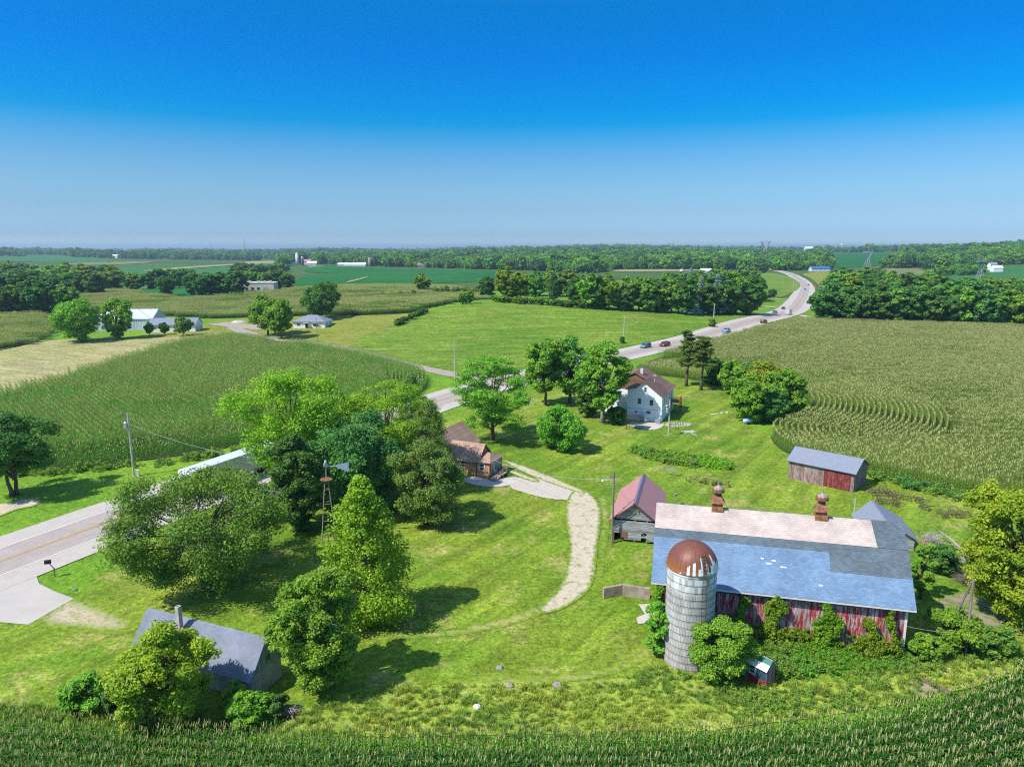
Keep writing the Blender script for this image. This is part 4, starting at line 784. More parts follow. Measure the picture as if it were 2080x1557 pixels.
MT['block'] = two('concrete_block', (.56, .51, .46), (.44, .40, .36), .9, fine=5); MT['stone'] = two('field_stone', (.33, .27, .23), (.20, .15, .13), 2.5, fine=6)
MT['weathered'] = boards('weathered_gable', (.42, .43, .40), (.32, .33, .31), .4, .6, 5); MT['trim'] = plain('white_trim', (.72, .72, .72), .6, var=.05)
MT['creamwall'] = plain('cream_wall', (.66, .60, .47), .8, var=.08, scale=.3); MT['palemetal'] = boards('white_metal_sheet', (.62, .66, .72), (.56, .60, .66), .4, .7, 3.0, gap=.8, rough=.5)
MT['dirtwhite'] = plain('dusty_white', (.60, .60, .58), .6, var=.1, scale=1.); MT['blueroof'] = plain('blue_metal_roof', (.06, .13, .33), .5)
MT['wood'] = two('deck_wood', (.25, .19, .15), (.34, .28, .23), 4); MT['redwood'] = plain('red_stain', (.28, .07, .05), .7); MT['cream'] = plain('cream_panel', (.72, .70, .62), .7)
MT['green'] = plain('green_paint', (.05, .19, .15), .6); MT['bluedark'] = plain('dark_blue_panel', (.03, .08, .13), .6); MT['doorblue'] = plain('pale_blue_door', (.42, .60, .74), .5)
MT['orange'] = plain('orange_plastic', (.75, .16, .02), .6); MT['wire'] = plain('wire', (.42, .42, .42), .6)

MT['vcap'] = two('tarnished_cap', (.42, .36, .33), (.26, .16, .12), 3, rough=.6)
MT['oldwall'] = two('old_wall_concrete', (.40, .34, .28), (.28, .22, .18), 1.5)
MT['boulder'] = two('boulder', (.26, .24, .23), (.36, .33, .31), 4)
def upslab(mb, q, th, mi=0):
    a = [Vector(p) for p in q]
    if (a[1] - a[0]).cross(a[-1] - a[0]).z < 0: a.reverse()
    return mb.slab(a, th, mi)
def frame_at(A, B):
    """local frame: origin A, x towards B"""
    return math.atan2(B[1] - A[1], B[0] - A[0])
def window(par, x, y, z, w_, h_, face='-y', fm='trim', name='window', bars=True):
    mb = MB(); t = .10
    def bx(cx, cz, sx_, sz_, m=mb, d=.06, o=.03):
        if face in '-y+y': m.box((x + cx, y + (-o if face == '-y' else o), z + cz), (sx_, d, sz_))
        else: m.box((x + (o if face == '+x' else -o), y + cx, z + cz), (d, sx_, sz_))
    for s in (-1, 1): bx(s * (w_ / 2 - t / 2), 0, t, h_); bx(0, s * (h_ / 2 - t / 2), w_ - 2 * t, t)
    if bars: bx(0, 0, w_ - 2 * t, .04)
    f = mb.build(name, MT[fm], par); g = MB(); bx(0, 0, w_ - 2 * t, h_ - 2 * t, g, .02, .012); g.build('pane', MT['glass'], f); return f
def gable(par, x0, y0, L_, W_, hw_, hr, wall, roof, axis='x', oh=.35, og=.35, base=-.25, th=.12, mid=.5, trim=None, wallname='wall', roofname='roof'):
    P = W_ if axis == 'x' else L_; m = P * mid
    prof = [(0, base), (P, base), (P, hw_), (m, hr), (0, hw_)]
    mb = MB()
    if axis == 'x': mb.prism([(y0 + u, v) for u, v in prof], 'x', x0, x0 + L_)
    else: mb.prism([(x0 + u, v) for u, v in prof], 'y', y0, y0 + W_)
    wl = mb.build(wallname, MT[wall], par); mb = MB(); s1 = (hr - hw_) / m; s2 = (hr - hw_) / (P - m)
    for (ua, za, ub, zb) in ((-oh, hw_ - oh * s1, m, hr), (P + oh, hw_ - oh * s2, m, hr)):
        if axis == 'x': q = [(x0 - og, y0 + ua, za + .02), (x0 + L_ + og, y0 + ua, za + .02), (x0 + L_ + og, y0 + ub, zb + .02), (x0 - og, y0 + ub, zb + .02)]
        else: q = [(x0 + ua, y0 - og, za + .02), (x0 + ua, y0 + W_ + og, za + .02), (x0 + ub, y0 + W_ + og, zb + .02), (x0 + ub, y0 - og, zb + .02)]
        upslab(mb, q, th)
    return wl, mb.build(roofname, MT[roof], par)

# ---- barn
bA = Vector((13.05, 59.62)); rz = math.atan2(-5.1, 20.8)
barn = E('barn', (bA.x, bA.y, 0), rz, 'big weathered red barn with patched blue sheened, grey and pale shingle roof', 'barn')
BL, BW, ZE, ZB, YB, ZR = 20.6, 11.0, 5.15, 8.35, 3.0, 9.9
mb = MB(); mb.prism([(0.0, 1.1), (BW, 1.1), (BW, ZE), (BW - YB, ZB), (BW / 2, ZR), (YB, ZB), (0, ZE)], 'x', 0, BL); wl = mb.build('wall', MT['barnred'], barn)
mb = MB(); mb.box((BL / 2, BW / 2, .4), (BL + .06, BW + .06, 1.4)); mb.build('foundation', MT['stone'], barn)
sl = (ZB - ZE) / YB; eY, eZ = -.5, ZE - .5 * sl; xa, xb = -.45, BL + .45; up_ = .03
def lowpt(x, s): return (x, eY + (YB - eY) * s, eZ + (ZB - eZ) * s + up_)
def uppt(x, s): return (x, YB + (BW / 2 - YB) * s, ZB + (ZR - ZB) * s + up_)
LX = lambda f: xa + (xb - xa) * f
mb = MB()
upslab(mb, [lowpt(xa, 0), lowpt(LX(.70), 0), lowpt(LX(.70), .84), lowpt(xa, .84)], .12, 0); upslab(mb, [lowpt(LX(.70), 0), lowpt(xb, 0), lowpt(xb, .5), lowpt(LX(.70), .5)], .12, 0)
upslab(mb, [lowpt(xa, .84), lowpt(LX(.70), .84), lowpt(LX(.70), 1), lowpt(xa, 1)], .12, 1); upslab(mb, [lowpt(LX(.70), .5), lowpt(xb, .5), lowpt(xb, 1), lowpt(LX(.70), 1)], .12, 1)
upslab(mb, [uppt(xa, 0), uppt(LX(.885), 0), uppt(LX(.88), 1), uppt(xa, 1)], .12, 2); upslab(mb, [uppt(LX(.885), 0), uppt(xb, 0), uppt(xb, 1), uppt(LX(.88), 1)], .12, 1)
upslab(mb, [(xa, BW / 2, ZR + up_), (xb, BW / 2, ZR + up_), (xb, BW - YB, ZB + up_), (xa, BW - YB, ZB + up_)], .12, 1); upslab(mb, [(xa, BW - YB, ZB + up_), (xb, BW - YB, ZB + up_), (xb, BW + .5, eZ), (xa, BW + .5, eZ)], .12, 1)
rf_ = mb.build('roof', [MT['bluegrey'], MT['darkshingle'], MT['pinkshingle']], barn)
mb = MB(); mb.box((BL / 2, eY - .03, eZ - .0), (BL + .94, .06, .18)); mb.build('eave_board', MT['trim'], rf_)
for i, (fx, s) in enumerate([(.44, .62), (.485, .60), (.465, .54), (.52, .50), (.66, .25)]):
    p = Vector(lowpt(LX(fx), s)); mb = MB(); nn = Vector((0, -math.sin(math.atan(sl)), math.cos(math.atan(sl)))); 
    mb.add([p + nn * .13 + Vector((dx_ * (.5 + .5 * ((i * 37) % 7) / 7), dy_ * .7, dy_ * .7 * sl)) for dx_, dy_ in ((-.3, .02), (-.1, -.08), (.12, -.04), (.33, -.07), (.26, .06), (.05, .03), (-.08, .09))], [tuple(range(7))]); mb.build('bare_patch', MT['trim'], rf_)
mb = MB(); mb.box((BL - .08, -.02, 3.1), (.18, .04, 4.0)); mb.build('corner_board', MT['trim'], barn)
for x_, w_ in ((6.4, 2.6), (10.2, 2.2)):
    mb = MB(); mb.box((x_, -.05, 4.25), (w_, .08, .10)); mb.build('door_rail', MT['darksteel'], barn)
mb = MB(); mb.box((6.4, -.05, 3.2), (2.3, .05, 1.9)); mb.build('door', MT['barnred'], barn)
for fx in (.262, .685):
    x_ = LX(fx); q = E('roof_ventilator', (x_, BW / 2, ZR), 0); q.parent = barn
    mb = MB(); mb.add([(-.62, -.62, -.45), (.62, -.62, -.45), (.62, .62, -.45), (-.62, .62, -.45), (-.45, -.45, .75), (.45, -.45, .75), (.45, .45, .75), (-.45, .45, .75)], [(0, 1, 5, 4), (1, 2, 6, 5), (2, 3, 7, 6), (3, 0, 4, 7), (4, 5, 6, 7)])
    mb.build('vent_base', MT['rust'], q)
    mb = MB(); mb.add([(-.68, -.68, .76), (.68, -.68, .76), (.68, .68, .76), (-.68, .68, .76), (-.3, -.3, 1.45), (.3, -.3, 1.45), (.3, .3, 1.45), (-.3, .3, 1.45)], [(3, 2, 1, 0), (0, 1, 5, 4), (1, 2, 6, 5), (2, 3, 7, 6), (3, 0, 4, 7), (4, 5, 6, 7)]); mb.build('vent_skirt', MT['rust'], q)
    mb = MB(); mb.lathe([(.34, 1.4), (.34, 1.95)], 16); mb.build('vent_neck', MT['darksteel'], q)
    mb = MB(); mb.lathe([(.56, 1.85), (.6, 1.88), (.6, 2.2), (.54, 2.2), (.54, 1.9)], 20); mb.build('vent_ring', MT['rust'], q)
    mb = MB(); mb.lathe([(.56, 2.12), (.42, 2.3), (.2, 2.5), (.07, 2.66), (.04, 2.9), (.01, 3.15)], 16); mb.build('vent_cap', MT['vcap'], q, smooth=True); q.scale = (.95, .95, .9)
# ---- silo
def silo_mats():
    t = NT('silo_staves'); o = t.sep(t.obj()); an = t.math('ARCTAN2', o[1], o[0]); v = t.comb(t.math('MULTIPLY', an, 2.0), o[2], 0.)
    k = t.n('TexBrick'); t.L(v, k.inputs['Vector']); k.inputs['Scale'].default_value = 1; k.offset = .5; k.inputs['Brick Width'].default_value = .26; k.inputs['Row Height'].default_value = .62; k.inputs['Mortar Size'].default_value = .018
    k.inputs['Color1'].default_value = (.43, .41, .39, 1); k.inputs['Color2'].default_value = (.55, .535, .52, 1); k.inputs['Mortar'].default_value = (.27, .25, .23, 1)
    ce = t.comb(t.math('FLOOR', t.math('MULTIPLY', an, 2.0 / .26)), t.math('FLOOR', t.math('DIVIDE', o[2], .62)), 0.); wn = t.n('TexWhiteNoise', noise_dimensions='2D'); t.L(ce, wn.inputs['Vector'])
    top = t.ramp(t.math('MULTIPLY', o[2], .1), [(.66, 0.), (.70, 1.)]); wh = t.math('MULTIPLY', t.ramp(wn.outputs['Value'], [(.48, 0.), (.5, 1.)]), top)
    f = t.noise(t.obj((1, 1, .3)), 1.4, 5); c = t.mix(wh, k.outputs['Color'], (.70, .72, .72)); c = t.mix(1., c, t.ramp(f, [(.3, .72), (.7, 1.2)]), 'MULTIPLY')
    c = t.mix(t.math('MULTIPLY', t.ramp(t.noise(t.obj(), .8, 5), [(.56, 0.), (.66, .7)]), .8), c, (.55, .58, .62))
    MT['stave'] = t.bsdf(c, .8, .25, bump=k.outputs['Fac'], bs=.3, bd=-.02)
    t = NT('silo_dome'); o = t.sep(t.obj()); an = t.math('ARCTAN2', o[1], o[0]); sg = t.math('FLOOR', t.math('MULTIPLY', an, 56 / 6.2832)); wn = t.n('TexWhiteNoise', noise_dimensions='1D'); t.L(sg, wn.inputs['W'])
    c = t.mix(t.noise(t.obj((1, 1, .25)), 2.2, 5), (.14, .045, .03), (.26, .10, .065)); c = t.mix(t.ramp(t.math('MULTIPLY', o[2], .5), [(.0, 1.), (.5, 0.)]), c, (.40, .13, .045))
    side = t.ramp(t.math('ADD', t.math('MULTIPLY', t.math('SINE', t.math('ADD', an, 2.65)), .5), .5), [(.52, 0.), (.95, 1.)])     # paint survives on the camera-right flank
    lim = t.math('MULTIPLY', t.math('MULTIPLY', wn.outputs['Value'], side), 1.7); nz_ = t.math('MULTIPLY', t.noise(t.obj((3, 3, .5)), 3., 4), .7)
    mk = t.math('GREATER_THAN', t.math('SUBTRACT', t.math('ADD', lim, t.math('MULTIPLY', side, .2)), nz_), o[2])
    fr = t.math('FRACT', t.math('MULTIPLY', an, 30 / 6.2832)); c = t.mix(mk, c, (.72, .74, .75)); c = t.mix(1., c, t.ramp(fr, [(0., .35), (.1, 1.)]), 'MULTIPLY')
    MT['dome'] = t.bsdf(c, .5, .4, metal=.1, bump=fr, bs=.4, bd=.05)
silo_mats()
silo = E('silo', (14.8, 54.6, 0), 0, 'grey concrete stave silo with rusty dome beside the barn', 'silo')
mb = MB(); mb.lathe([(2.0, -.3), (2.0, 8.45)], 64)
for i in range(14):
    z = .12 + i * .62; mb.lathe([(2.005, z), (2.03, z + .012), (2.005, z + .03)], 48, mi=1)
mb.build('wall', [MT['stave'], MT['darksteel']], silo, smooth=False)
mb = MB(); prof = [(2.08, 0), (2.1, .05)] + [(2.06 * math.cos(a), .06 + 2.05 * math.sin(a)) for a in np.linspace(.03, 1.35, 12)] + [(.40, 2.09), (.02, 2.14)]; mb.lathe(prof, 60); mb.build('dome', MT['dome'], silo, smooth=True, loc=(0, 0, 8.45))
def silo_pt(a, r, z): return Vector((math.cos(a) * r, math.sin(a) * r, z))
la = -1.30; mb = MB(); path = [(2.14, z) for z in np.linspace(1.6, 8.5, 12)] + [(2.12 * math.cos(a), 8.55 + 2.12 * math.sin(a)) for a in np.linspace(.1, .75, 6)]
for s in (-1, 1): mb.tube([silo_pt(la + s * .20 / max(r, .8), r, z) for r, z in path], .03, 5)
zz = 1.7
while zz < 8.5: mb.tube([silo_pt(la - .1, 2.14, zz), silo_pt(la + .1, 2.14, zz)], .022, 4); zz += .33
for a in np.linspace(.12, .72, 6): mb.tube([silo_pt(la - .2 / (2.12 * math.cos(a)), 2.12 * math.cos(a), 8.55 + 2.12 * math.sin(a)), silo_pt(la + .2 / (2.12 * math.cos(a)), 2.12 * math.cos(a), 8.55 + 2.12 * math.sin(a))], .022, 4)
mb.build('ladder', MT['darksteel'], silo)
mb = MB(); mb.box((0, 0, 3.2), (.7, .5, 7.2)); ch = mb.build('chute', MT['steel'], silo); ch.location = (1.55, 1.55, 1.2); ch.rotation_euler.z = -.8

# ---- small coop
coop = E('small_shed', (18.72, 51.98, 0), math.atan2(-.8, .6), 'tiny red shed with green and cream roof in the weeds', 'shed')
gable(coop, 0, 0, 2.0, 1.15, 1.7, 2.25, 'shedred', 'cream', 'x', .18, .12, th=.05)
mb = MB(); upslab(mb, [(-.12, .22, 1.99), (2.12, .22, 1.99), (2.12, .56, 2.31), (-.12, .56, 2.31)], .02); mb.build('roof_band', MT['green'], coop)
window(coop, .75, 0, 1.15, .62, .8); mb = MB(); mb.box((1.55, -.02, 1.1), (.8, .03, .9)); mb.build('panel', MT['bluedark'], coop)
mb = MB(); mb.box((1.2, -.02, .3), (1.55, .03, .62)); mb.build('skirt_board', plain('bright_red_board', (.42, .02, .04), .7), coop)

# ---- log garage with faded red roof
gar = E('garage', (11.9, 79.4, 0), math.atan2(-.265, .964), 'old grey board garage with faded pinkish metal roof', 'garage')
GW, GD, GE, GR = 5.2, 10.3, 2.95, 5.05
mb = MB(); mb.box((.06, GD / 2, GE / 2), (.12, GD, GE)); mb.box((GW - .06, GD / 2, GE / 2), (.12, GD, GE)); mb.prism([(0, 0), (GW, 0), (GW, GE), (GW / 2, GR), (0, GE)], 'y', GD - .1, GD); mb.build('wall', MT['greyboard'], gar)
rg = np.random.default_rng(5); mb = MB(); z = .42
while z < GR - .2:
    wz = GW if z < GE else GW * (GR - z) / (GR - GE) - .1
    x0_, x1_ = GW / 2 - wz / 2, GW / 2 + wz / 2; tilt = rg.normal(0, .006); skip = 2.62 < z < 2.9
    if z < 1.15: x0_ = 1.35
    if z < .8 or .95 < z < 1.3: segs = [(x0_, 3.35), (4.0, x1_)]
    else: segs = [(x0_, x1_)]
    if not skip:
        for a, b in segs: mb.box(((a + b) / 2, rg.normal(0, .01), z), (b - a, .05, .175), ry=tilt + (rg.normal(0, .02) if z < 1.5 else 0))
    z += .195
mb.build('front_boards', MT['greyboard'], gar)
mb = MB()
for x_ in (.12, 1.0, 2.6, 4.0, GW - .12): mb.box((x_, .09, GE / 2), (.14, .12, GE))
mb.build('front_posts', MT['wood'], gar)
mb = MB(); mb.box((1.35, -.08, .95), (.75, .05, .75)); mb.build('rusty_panel', plain('rusty_panel', (.22, .11, .08), .8), gar)
mb = MB(); mb.box((GW / 2 + .05, -.07, 3.95), (.75, .05, .62)); mb.build('gable_door', plain('plywood', (.42, .36, .26), .8), gar)
mb = MB(); sl_ = (GR - GE) / (GW / 2)
for s in (-1, 1):
    e = GW / 2 + s * (GW / 2 + .38); upslab(mb, [(e, -.55, GE - .38 * sl_ + .03), (e, GD + .4, GE - .38 * sl_ + .03), (GW / 2, GD + .4, GR + .03), (GW / 2, -.55, GR + .03)], .05)
gr_ = mb.build('roof', MT['pinkroof'], gar); mb = MB(); mb.prism([(GW / 2 - .3, GR - .12), (GW / 2, GR + .13), (GW / 2 + .3, GR - .12), (GW / 2, GR + .16)][:3] + [(GW / 2, GR + .09)], 'y', -.57, GD + .42); mb.build('ridge_cap', MT['ridgecap'], gr_)
mb = MB()
for s in (-1, 1):
    e = GW / 2 + s * (GW / 2 + .38); mb.slab([(e, -.58, GE - .38 * sl_ - .1), (GW / 2, -.58, GR - .1), (GW / 2, -.58, GR + .03), (e, -.58, GE - .38 * sl_ + .03)], .03)
mb.build('barge_board', MT['darksteel'], gar)

# ---- red machine shed
shed = E('long_shed', (41.6, 102.6, 0), math.atan2(-.685, .728), 'long weathered red shed with slate grey roof near the right corn', 'shed')
gable(shed, 0, 0, 9.35, 5.5, 2.9, 4.3, 'shedred', 'slateroof', 'x', .35, .3)
mb = MB(); mb.box((7.1, -.05, 1.3), (3.5, .07, 2.55)); mb.build('door', boards('door_red_boards', (.22, .03, .03), (.30, .2, .19), .48, .68, 3), shed)
mb = MB(); mb.box((5.25, -.06, 1.4), (.1, .1, 2.8)); mb.box((7.1, -.06, 2.68), (3.6, .1, .08)); mb.box((5.5, -.08, 2.5), (.08, .06, .6), ry=.7); mb.box((8.7, -.08, 2.5), (.08, .06, .6), ry=-.7); mb.build('door_frame', MT['darksteel'], shed)
mb = MB(); mb.box((3.3, 1.2, 3.62), (.5, .05, .03), rx=.47); mb.box((6.0, 1.1, 3.58), (.6, .05, .03), rx=.47); mb.build('roof_patches', MT['black'], shed)

# ---- small grey roofed shed behind the barn
gs = E('low_shed', (41.2, 77.5, 0), rz, 'low shed with plain grey roof just behind the barn', 'shed')
gable(gs, 0, 0, 4.9, 6.6, 1.5, 3.3, 'greyboard', 'slateroof', 'y', .3, .3, mid=.36)

# ---- grey roofed block outbuilding, lower left
ob = E('outbuilding', (-31.1, 53.45, 0), math.atan2(-4.4, 10.9), 'concrete block outbuilding with slate grey roof and chimney', 'outbuilding')
OL = 12.1; gable(ob, 0, 0, OL, 3.4, 1.85, 4.25, 'block', 'greyroof', 'x', .18, .2, mid=.52)
mb = MB(); mb.prism([(0.25, 1.95), (3.15, 1.95), (1.77, 4.1)], 'x', OL + .01, OL + .05); mb.build('gable_boards', MT['weathered'], ob)
window(ob, OL + .05, 1.9, 2.65, .5, .6, '+x', 'wood'); mb = MB(); mb.box((10.9, -.02, 1.55), (.35, .04, .3)); mb.build('vent', MT['black'], ob)
mb = MB(); x_, y_ = 4.2, .95
for dx, dy, sx_, sy_ in ((-.14, 0, .08, .36), (.14, 0, .08, .36), (0, -.14, .2, .08), (0, .14, .2, .08)): mb.box((x_ + dx, y_ + dy, 4.2), (sx_, sy_, 3.2))
mb.build('chimney', MT['block'], ob)
mb = MB(); mb.box((x_, y_, 4.9), (.195, .195, 1.6)); mb.build('flue', MT['black'], ob)

# ---- brown cottage
cot = E('cottage', (-8.0, 104.5, 0), math.atan2(-.41, .91), 'small tan cottage with brown shingle roof and white framed porch windows', 'house')
gable(cot, -8.2, 2.0, 6.2, 8.2, 2.7, 5.5, 'tanwall', 'brownroof', 'y', .35, .3, wallname='main_wall', roofname='main_roof')
gable(cot, -2.0, 0, 5.0, 4.3, 2.6, 4.55, 'tanwall', 'brownroof', 'x', .35, .4, wallname='wing_wall', roofname='wing_roof')
mb = MB(); mb.box((4.05, 2.1, 1.15), (2.1, 4.4, 2.8)); mb.build('porch_wall', MT['tanwall'], cot)
mb = MB(); z0, z1 = 2.42, 3.35
for q in ([(2.95, -.35, z0), (5.35, -.35, z0), (4.2, 2.1, z1), (2.95, 2.1, z1)], [(2.95, 4.6, z0), (5.35, 4.6, z0), (4.2, 2.1, z1), (2.95, 2.1, z1)], [(5.35, -.35, z0), (5.35, 4.6, z0), (4.2, 2.1, z1)]): upslab(mb, q, .1)
mb.build('porch_roof', MT['brownroof'], cot)
mb = MB(); mb.box((5.115, 2.1, 1.2), (.03, 4.36, 2.3)); mb.build('porch_front', MT['brownwall'], cot)
window(cot, .6, 0, 1.75, 1.15, .95); window(cot, 3.9, -.1, 1.7, .85, 1.15)
window(cot, 5.13, .85, 1.6, .75, 1.15, '+x'); window(cot, 5.13, 3.1, 1.6, .9, 1.15, '+x')
mb = MB(); mb.box((5.16, 1.85, 1.15), (.06, .9, 2.0)); dr = mb.build('door', MT['doorblue'], cot); mb = MB(); mb.box((5.2, 1.85, 1.5), (.03, .6, 1.0)); mb.build('pane', MT['glass'], dr)
mb = MB(); mb.tube([(2.95, -.12, 0), (2.95, -.12, 2.4)], .05, 6); mb.build('downpipe', MT['darksteel'], cot)
mb = MB(); mb.box((6.0, 1.9, .5), (1.6, 1.6, .12)); mb.box((6.0, .2, .32), (1.2, 2.0, .1), rx=.2)
for x_, y_, h_ in ((5.35, -.8, 1.0), (6.65, -.8, 1.0), (5.35, .6, 1.3), (6.65, .6, 1.3), (6.75, 1.2, 1.5), (6.75, 2.6, 1.5), (5.4, 2.6, 1.5)): mb.box((x_, y_, h_ / 2), (.1, .1, h_))
for s in (5.35, 6.65):
    for dz in (0, -.35): mb.tube([(s, -.8, .98 + dz), (s, .6, 1.3 + dz)], .035, 4)
for dz in (0, -.35): mb.tube([(6.75, 1.2, 1.48 + dz), (6.75, 2.6, 1.48 + dz)], .035, 4); mb.tube([(6.75, 2.6, 1.48 + dz), (5.4, 2.6, 1.48 + dz)], .035, 4); mb.tube([(6.65, .6, 1.3 + dz), (6.75, 1.2, 1.48 + dz)], .035, 4)
mb.build('porch_deck', MT['wood'], cot)
mb = MB(); mb.lathe([(.02, 0), (.35, .05), (.28, .5), (.12, 1.1), (.01, 1.5)], 8)
cone = mb.build('garden_conifer', LF['lime'], loc=(-6.5, 103.2, 0)); T(cone, 'tiny cone shaped evergreen by the cottage wall', 'shrub')

# ---- white farmhouse
fh = E('farmhouse', (23.3, 140.4, 0), math.atan2(-.384, .924), 'white farmhouse with brown roof and walk out basement', 'house')
mb = MB(); mb.prism([(0, -.3), (7, -.3), (7, 5.25), (3.5, 7.9), (1.7, 6.55), (0, 6.2)], 'y', 0, 5.2); mb.build('wall', MT['siding'], fh)
mb = MB()
for (a, za), (b, zb) in (((7.4, 4.95), (3.5, 7.92)), ((3.5, 7.92), (1.7, 6.57)), ((1.7, 6.57), (-.35, 6.14))): upslab(mb, [(a, -.35, za + .02), (a, 5.2, za + .02), (b, 5.2, zb + .02), (b, -.35, zb + .02)], .12)
mb.build('front_roof', MT['houseroof'], fh)
gable(fh, -6.6, 5.2, 13.6, 7.6, 5.25, 8.7, 'siding', 'houseroof', 'y', .4, .35, wallname='rear_wall', roofname='rear_roof')
mb = MB(); mb.prism([(-6.3, 5.3), (6.7, 5.3), (.2, 8.6)], 'y', 5.12, 5.17); mb.build('gable_shakes', MT['brownwall'], fh)
window(fh, 3.6, 0, 6.4, .62, 1.15); window(fh, 2.5, 0, 3.95, .85, 1.25); window(fh, 4.9, 0, 3.85, .85, 1.25); window(fh, 4.35, 0, 1.8, 1.05, .75); window(fh, 1.9, 0, 1.75, .6, .6)
mb = MB(); mb.box((3.1, -.04, 1.0), (.95, .06, 2.0)); mb.build('door', MT['doorblue'], fh)
mb = MB(); mb.box((3.5, -.03, 2.42), (7.02, .04, .06)); mb.build('belt_board', MT['steel'], fh)
for y_, z_ in ((2.2, 3.9), (4.0, 3.9), (8.2, 3.9), (10.4, 3.9)): window(fh, 7 if y_ < 5 else 7.0, y_, z_, .7, 1.3, '+x')
mb = MB(); mb.box((8.1, 10.2, 2.4), (2.0, 2.6, .15))
for x_, y_ in ((7.3, 9.0), (9.0, 9.0), (9.0, 11.4), (9.0, 10.2)): mb.box((x_, y_, 1.7), (.12, .12, 3.4))
for z_ in (2.8, 3.1, 3.35): mb.box((9.0, 10.2, z_), (.06, 2.4, .1)); mb.box((8.1, 9.0, z_), (1.7, .06, .1))
mb.build('deck', MT['redwood'], fh)
mb = MB(); mb.tube([(4.6, 4.0, 6.9), (4.6, 4.0, 8.5)], .05, 6); mb.box((1.2, 7.4, 8.8), (.6, .6, 1.1)); mb.lathe([(.02, 0), (.3, .06), (.42, .2)], 12, (4.6, 3.9, 8.5)); mb.build('roof_aerials', MT['dirtwhite'], fh)
mb = MB(); mb.box((0, 0, .42), (.85, .75, .8)); mb.box((0, 0, .84), (.9, .8, .04)); ac = mb.build('air_conditioner', MT['steel'], loc=at(1335, 861)); T(ac, 'grey air conditioning unit by the farmhouse corner', 'air conditioner')
P = at(1289, 871); gz = E('gazebo', P, -.4, 'small black patio gazebo before the farmhouse', 'gazebo'); mb = MB()
for x_ in (-1.3, 1.3):
    for y_ in (-1.3, 1.3): mb.box((x_, y_, 1.15), (.08, .08, 2.3))
mb.build('frame', MT['black'], gz); mb = MB(); mb.add([(-1.5, -1.5, 2.3), (1.5, -1.5, 2.3), (1.5, 1.5, 2.3), (-1.5, 1.5, 2.3), (0, 0, 2.95)], [(0, 1, 4), (1, 2, 4), (2, 3, 4), (3, 0, 4), (3, 2, 1, 0)]); mb.build('canopy', plain('dark_canopy', (.03, .035, .045), .8), gz)
P = at(1378, 864); mb = MB()
for k_ in range(28):
    a = k_ / 28 * 6.28; mb.box((2.3 * math.cos(a), 1.2 * math.sin(a), .12), (.45, .3, .3 + .1 * (k_ % 3)), rz=a + rng.uniform(-.3, .3))
o = mb.build('stone_border', MT['concrete'], loc=P); T(o, 'oval border of pale stones right of the farmhouse', 'border')
P = at(1399, 878); mb = MB(); mb.box((0, 0, .1), (2.4, 1.3, .18), rz=.3); mb.box((.6, -1.6, .06), (.18, 2.2, .1), rz=.3); o = mb.build('well_cover', MT['concrete'], loc=P); T(o, 'flat concrete slab with a board on the lawn', 'slab')
P = at(1519, 861); pt = E('propane_tank', P, .5, 'pale blue propane tank under the lawn grove', 'tank'); mb = MB(); mb.tube([(-1.25, 0, .75), (-1.15, 0, .75), (-.95, 0, .75), (.95, 0, .75), (1.15, 0, .75), (1.25, 0, .75)], [.05, .3, .48, .48, .3, .05], 16); mb.build('tank_body', plain('pale_blue_paint', (.38, .58, .72), .4), pt, smooth=True)
mb = MB(); mb.box((-.7, 0, .15), (.15, .7, .4)); mb.box((.7, 0, .15), (.15, .7, .4)); mb.build('feet', MT['block'], pt); mb = MB(); mb.lathe([(.16, 1.2), (.16, 1.36), (.02, 1.4)], 10); mb.build('valve_cover', MT['dirtwhite'], pt)
for i, (px, py) in enumerate([(1447, 842), (1456, 841), (1466, 839), (1476, 838)]):
    mb = MB(); mb.box((0, 0, .08), (.8, .5, .16), rz=i * .4); o = mb.build('stepping_stone', MT['dirtwhite'], loc=at(px, py)); T(o, 'white stone on the lawn left of the grove', 'stone', 'white stones on the lawn')

# ---- ranch buildings
P = at(311, 669.5); ms = E('machine_shed', P, math.radians(6), 'white metal machine shed behind the ranch trees', 'shed')
gable(ms, -24, 0, 24, 15, 4.6, 8.0, 'palemetal', 'palemetal', 'x', .3, .2); mb = MB(); mb.box((.04, 7.5, 2.2), (.06, 8, 4.2)); mb.build('sliding_door', MT['palemetal'], ms)
P = at(397, 673.5); wg = E('ranch_garage', P, math.radians(4), 'low white building with grey roof beside the machine shed', 'house')
gable(wg, -18.5, 0, 18.5, 8.5, 2.9, 5.2, 'siding', 'slateroof', 'x', .4, .3); [window(wg, x_, 0, 1.6, 1.3, 1.0) for x_ in (-16, -11, -5)]
for y_ in (2.1, 6.2):
    mb = MB(); mb.box((.04, y_, 1.1), (.06, 2.6, 2.2)); mb.build('garage_door', MT['dirtwhite'], wg)
P = at(596, 667); rh_ = E('ranch_house', P, math.radians(-3), 'white ranch house with dark hip roof', 'house')
mb = MB(); mb.box((6.6, 5, 1.2), (13.2, 10, 3.1)); mb.build('wall', MT['siding'], rh_)
mb = MB(); e = .5; q0, q1 = (-e, -e, 2.72), (13.2 + e, -e, 2.72); q2, q3 = (13.2 + e, 10 + e, 2.72), (-e, 10 + e, 2.72); r0, r1 = (4.6, 5, 5.1), (8.6, 5, 5.1)
for q in ([q0, q1, r1, r0], [q2, q3, r0, r1], [q1, q2, r1], [q3, q0, r0]): upslab(mb, q, .12)
mb.build('roof', MT['slateroof'], rh_); window(rh_, 2.2, 0, 1.6, 1.6, 1.0); window(rh_, 9.3, 0, 1.5, 2.2, 1.1); window(rh_, 13.2, 3, 1.6, 1.2, 1.2, '+x'); window(rh_, 13.2, 7, 1.6, 1.2, 1.2, '+x')
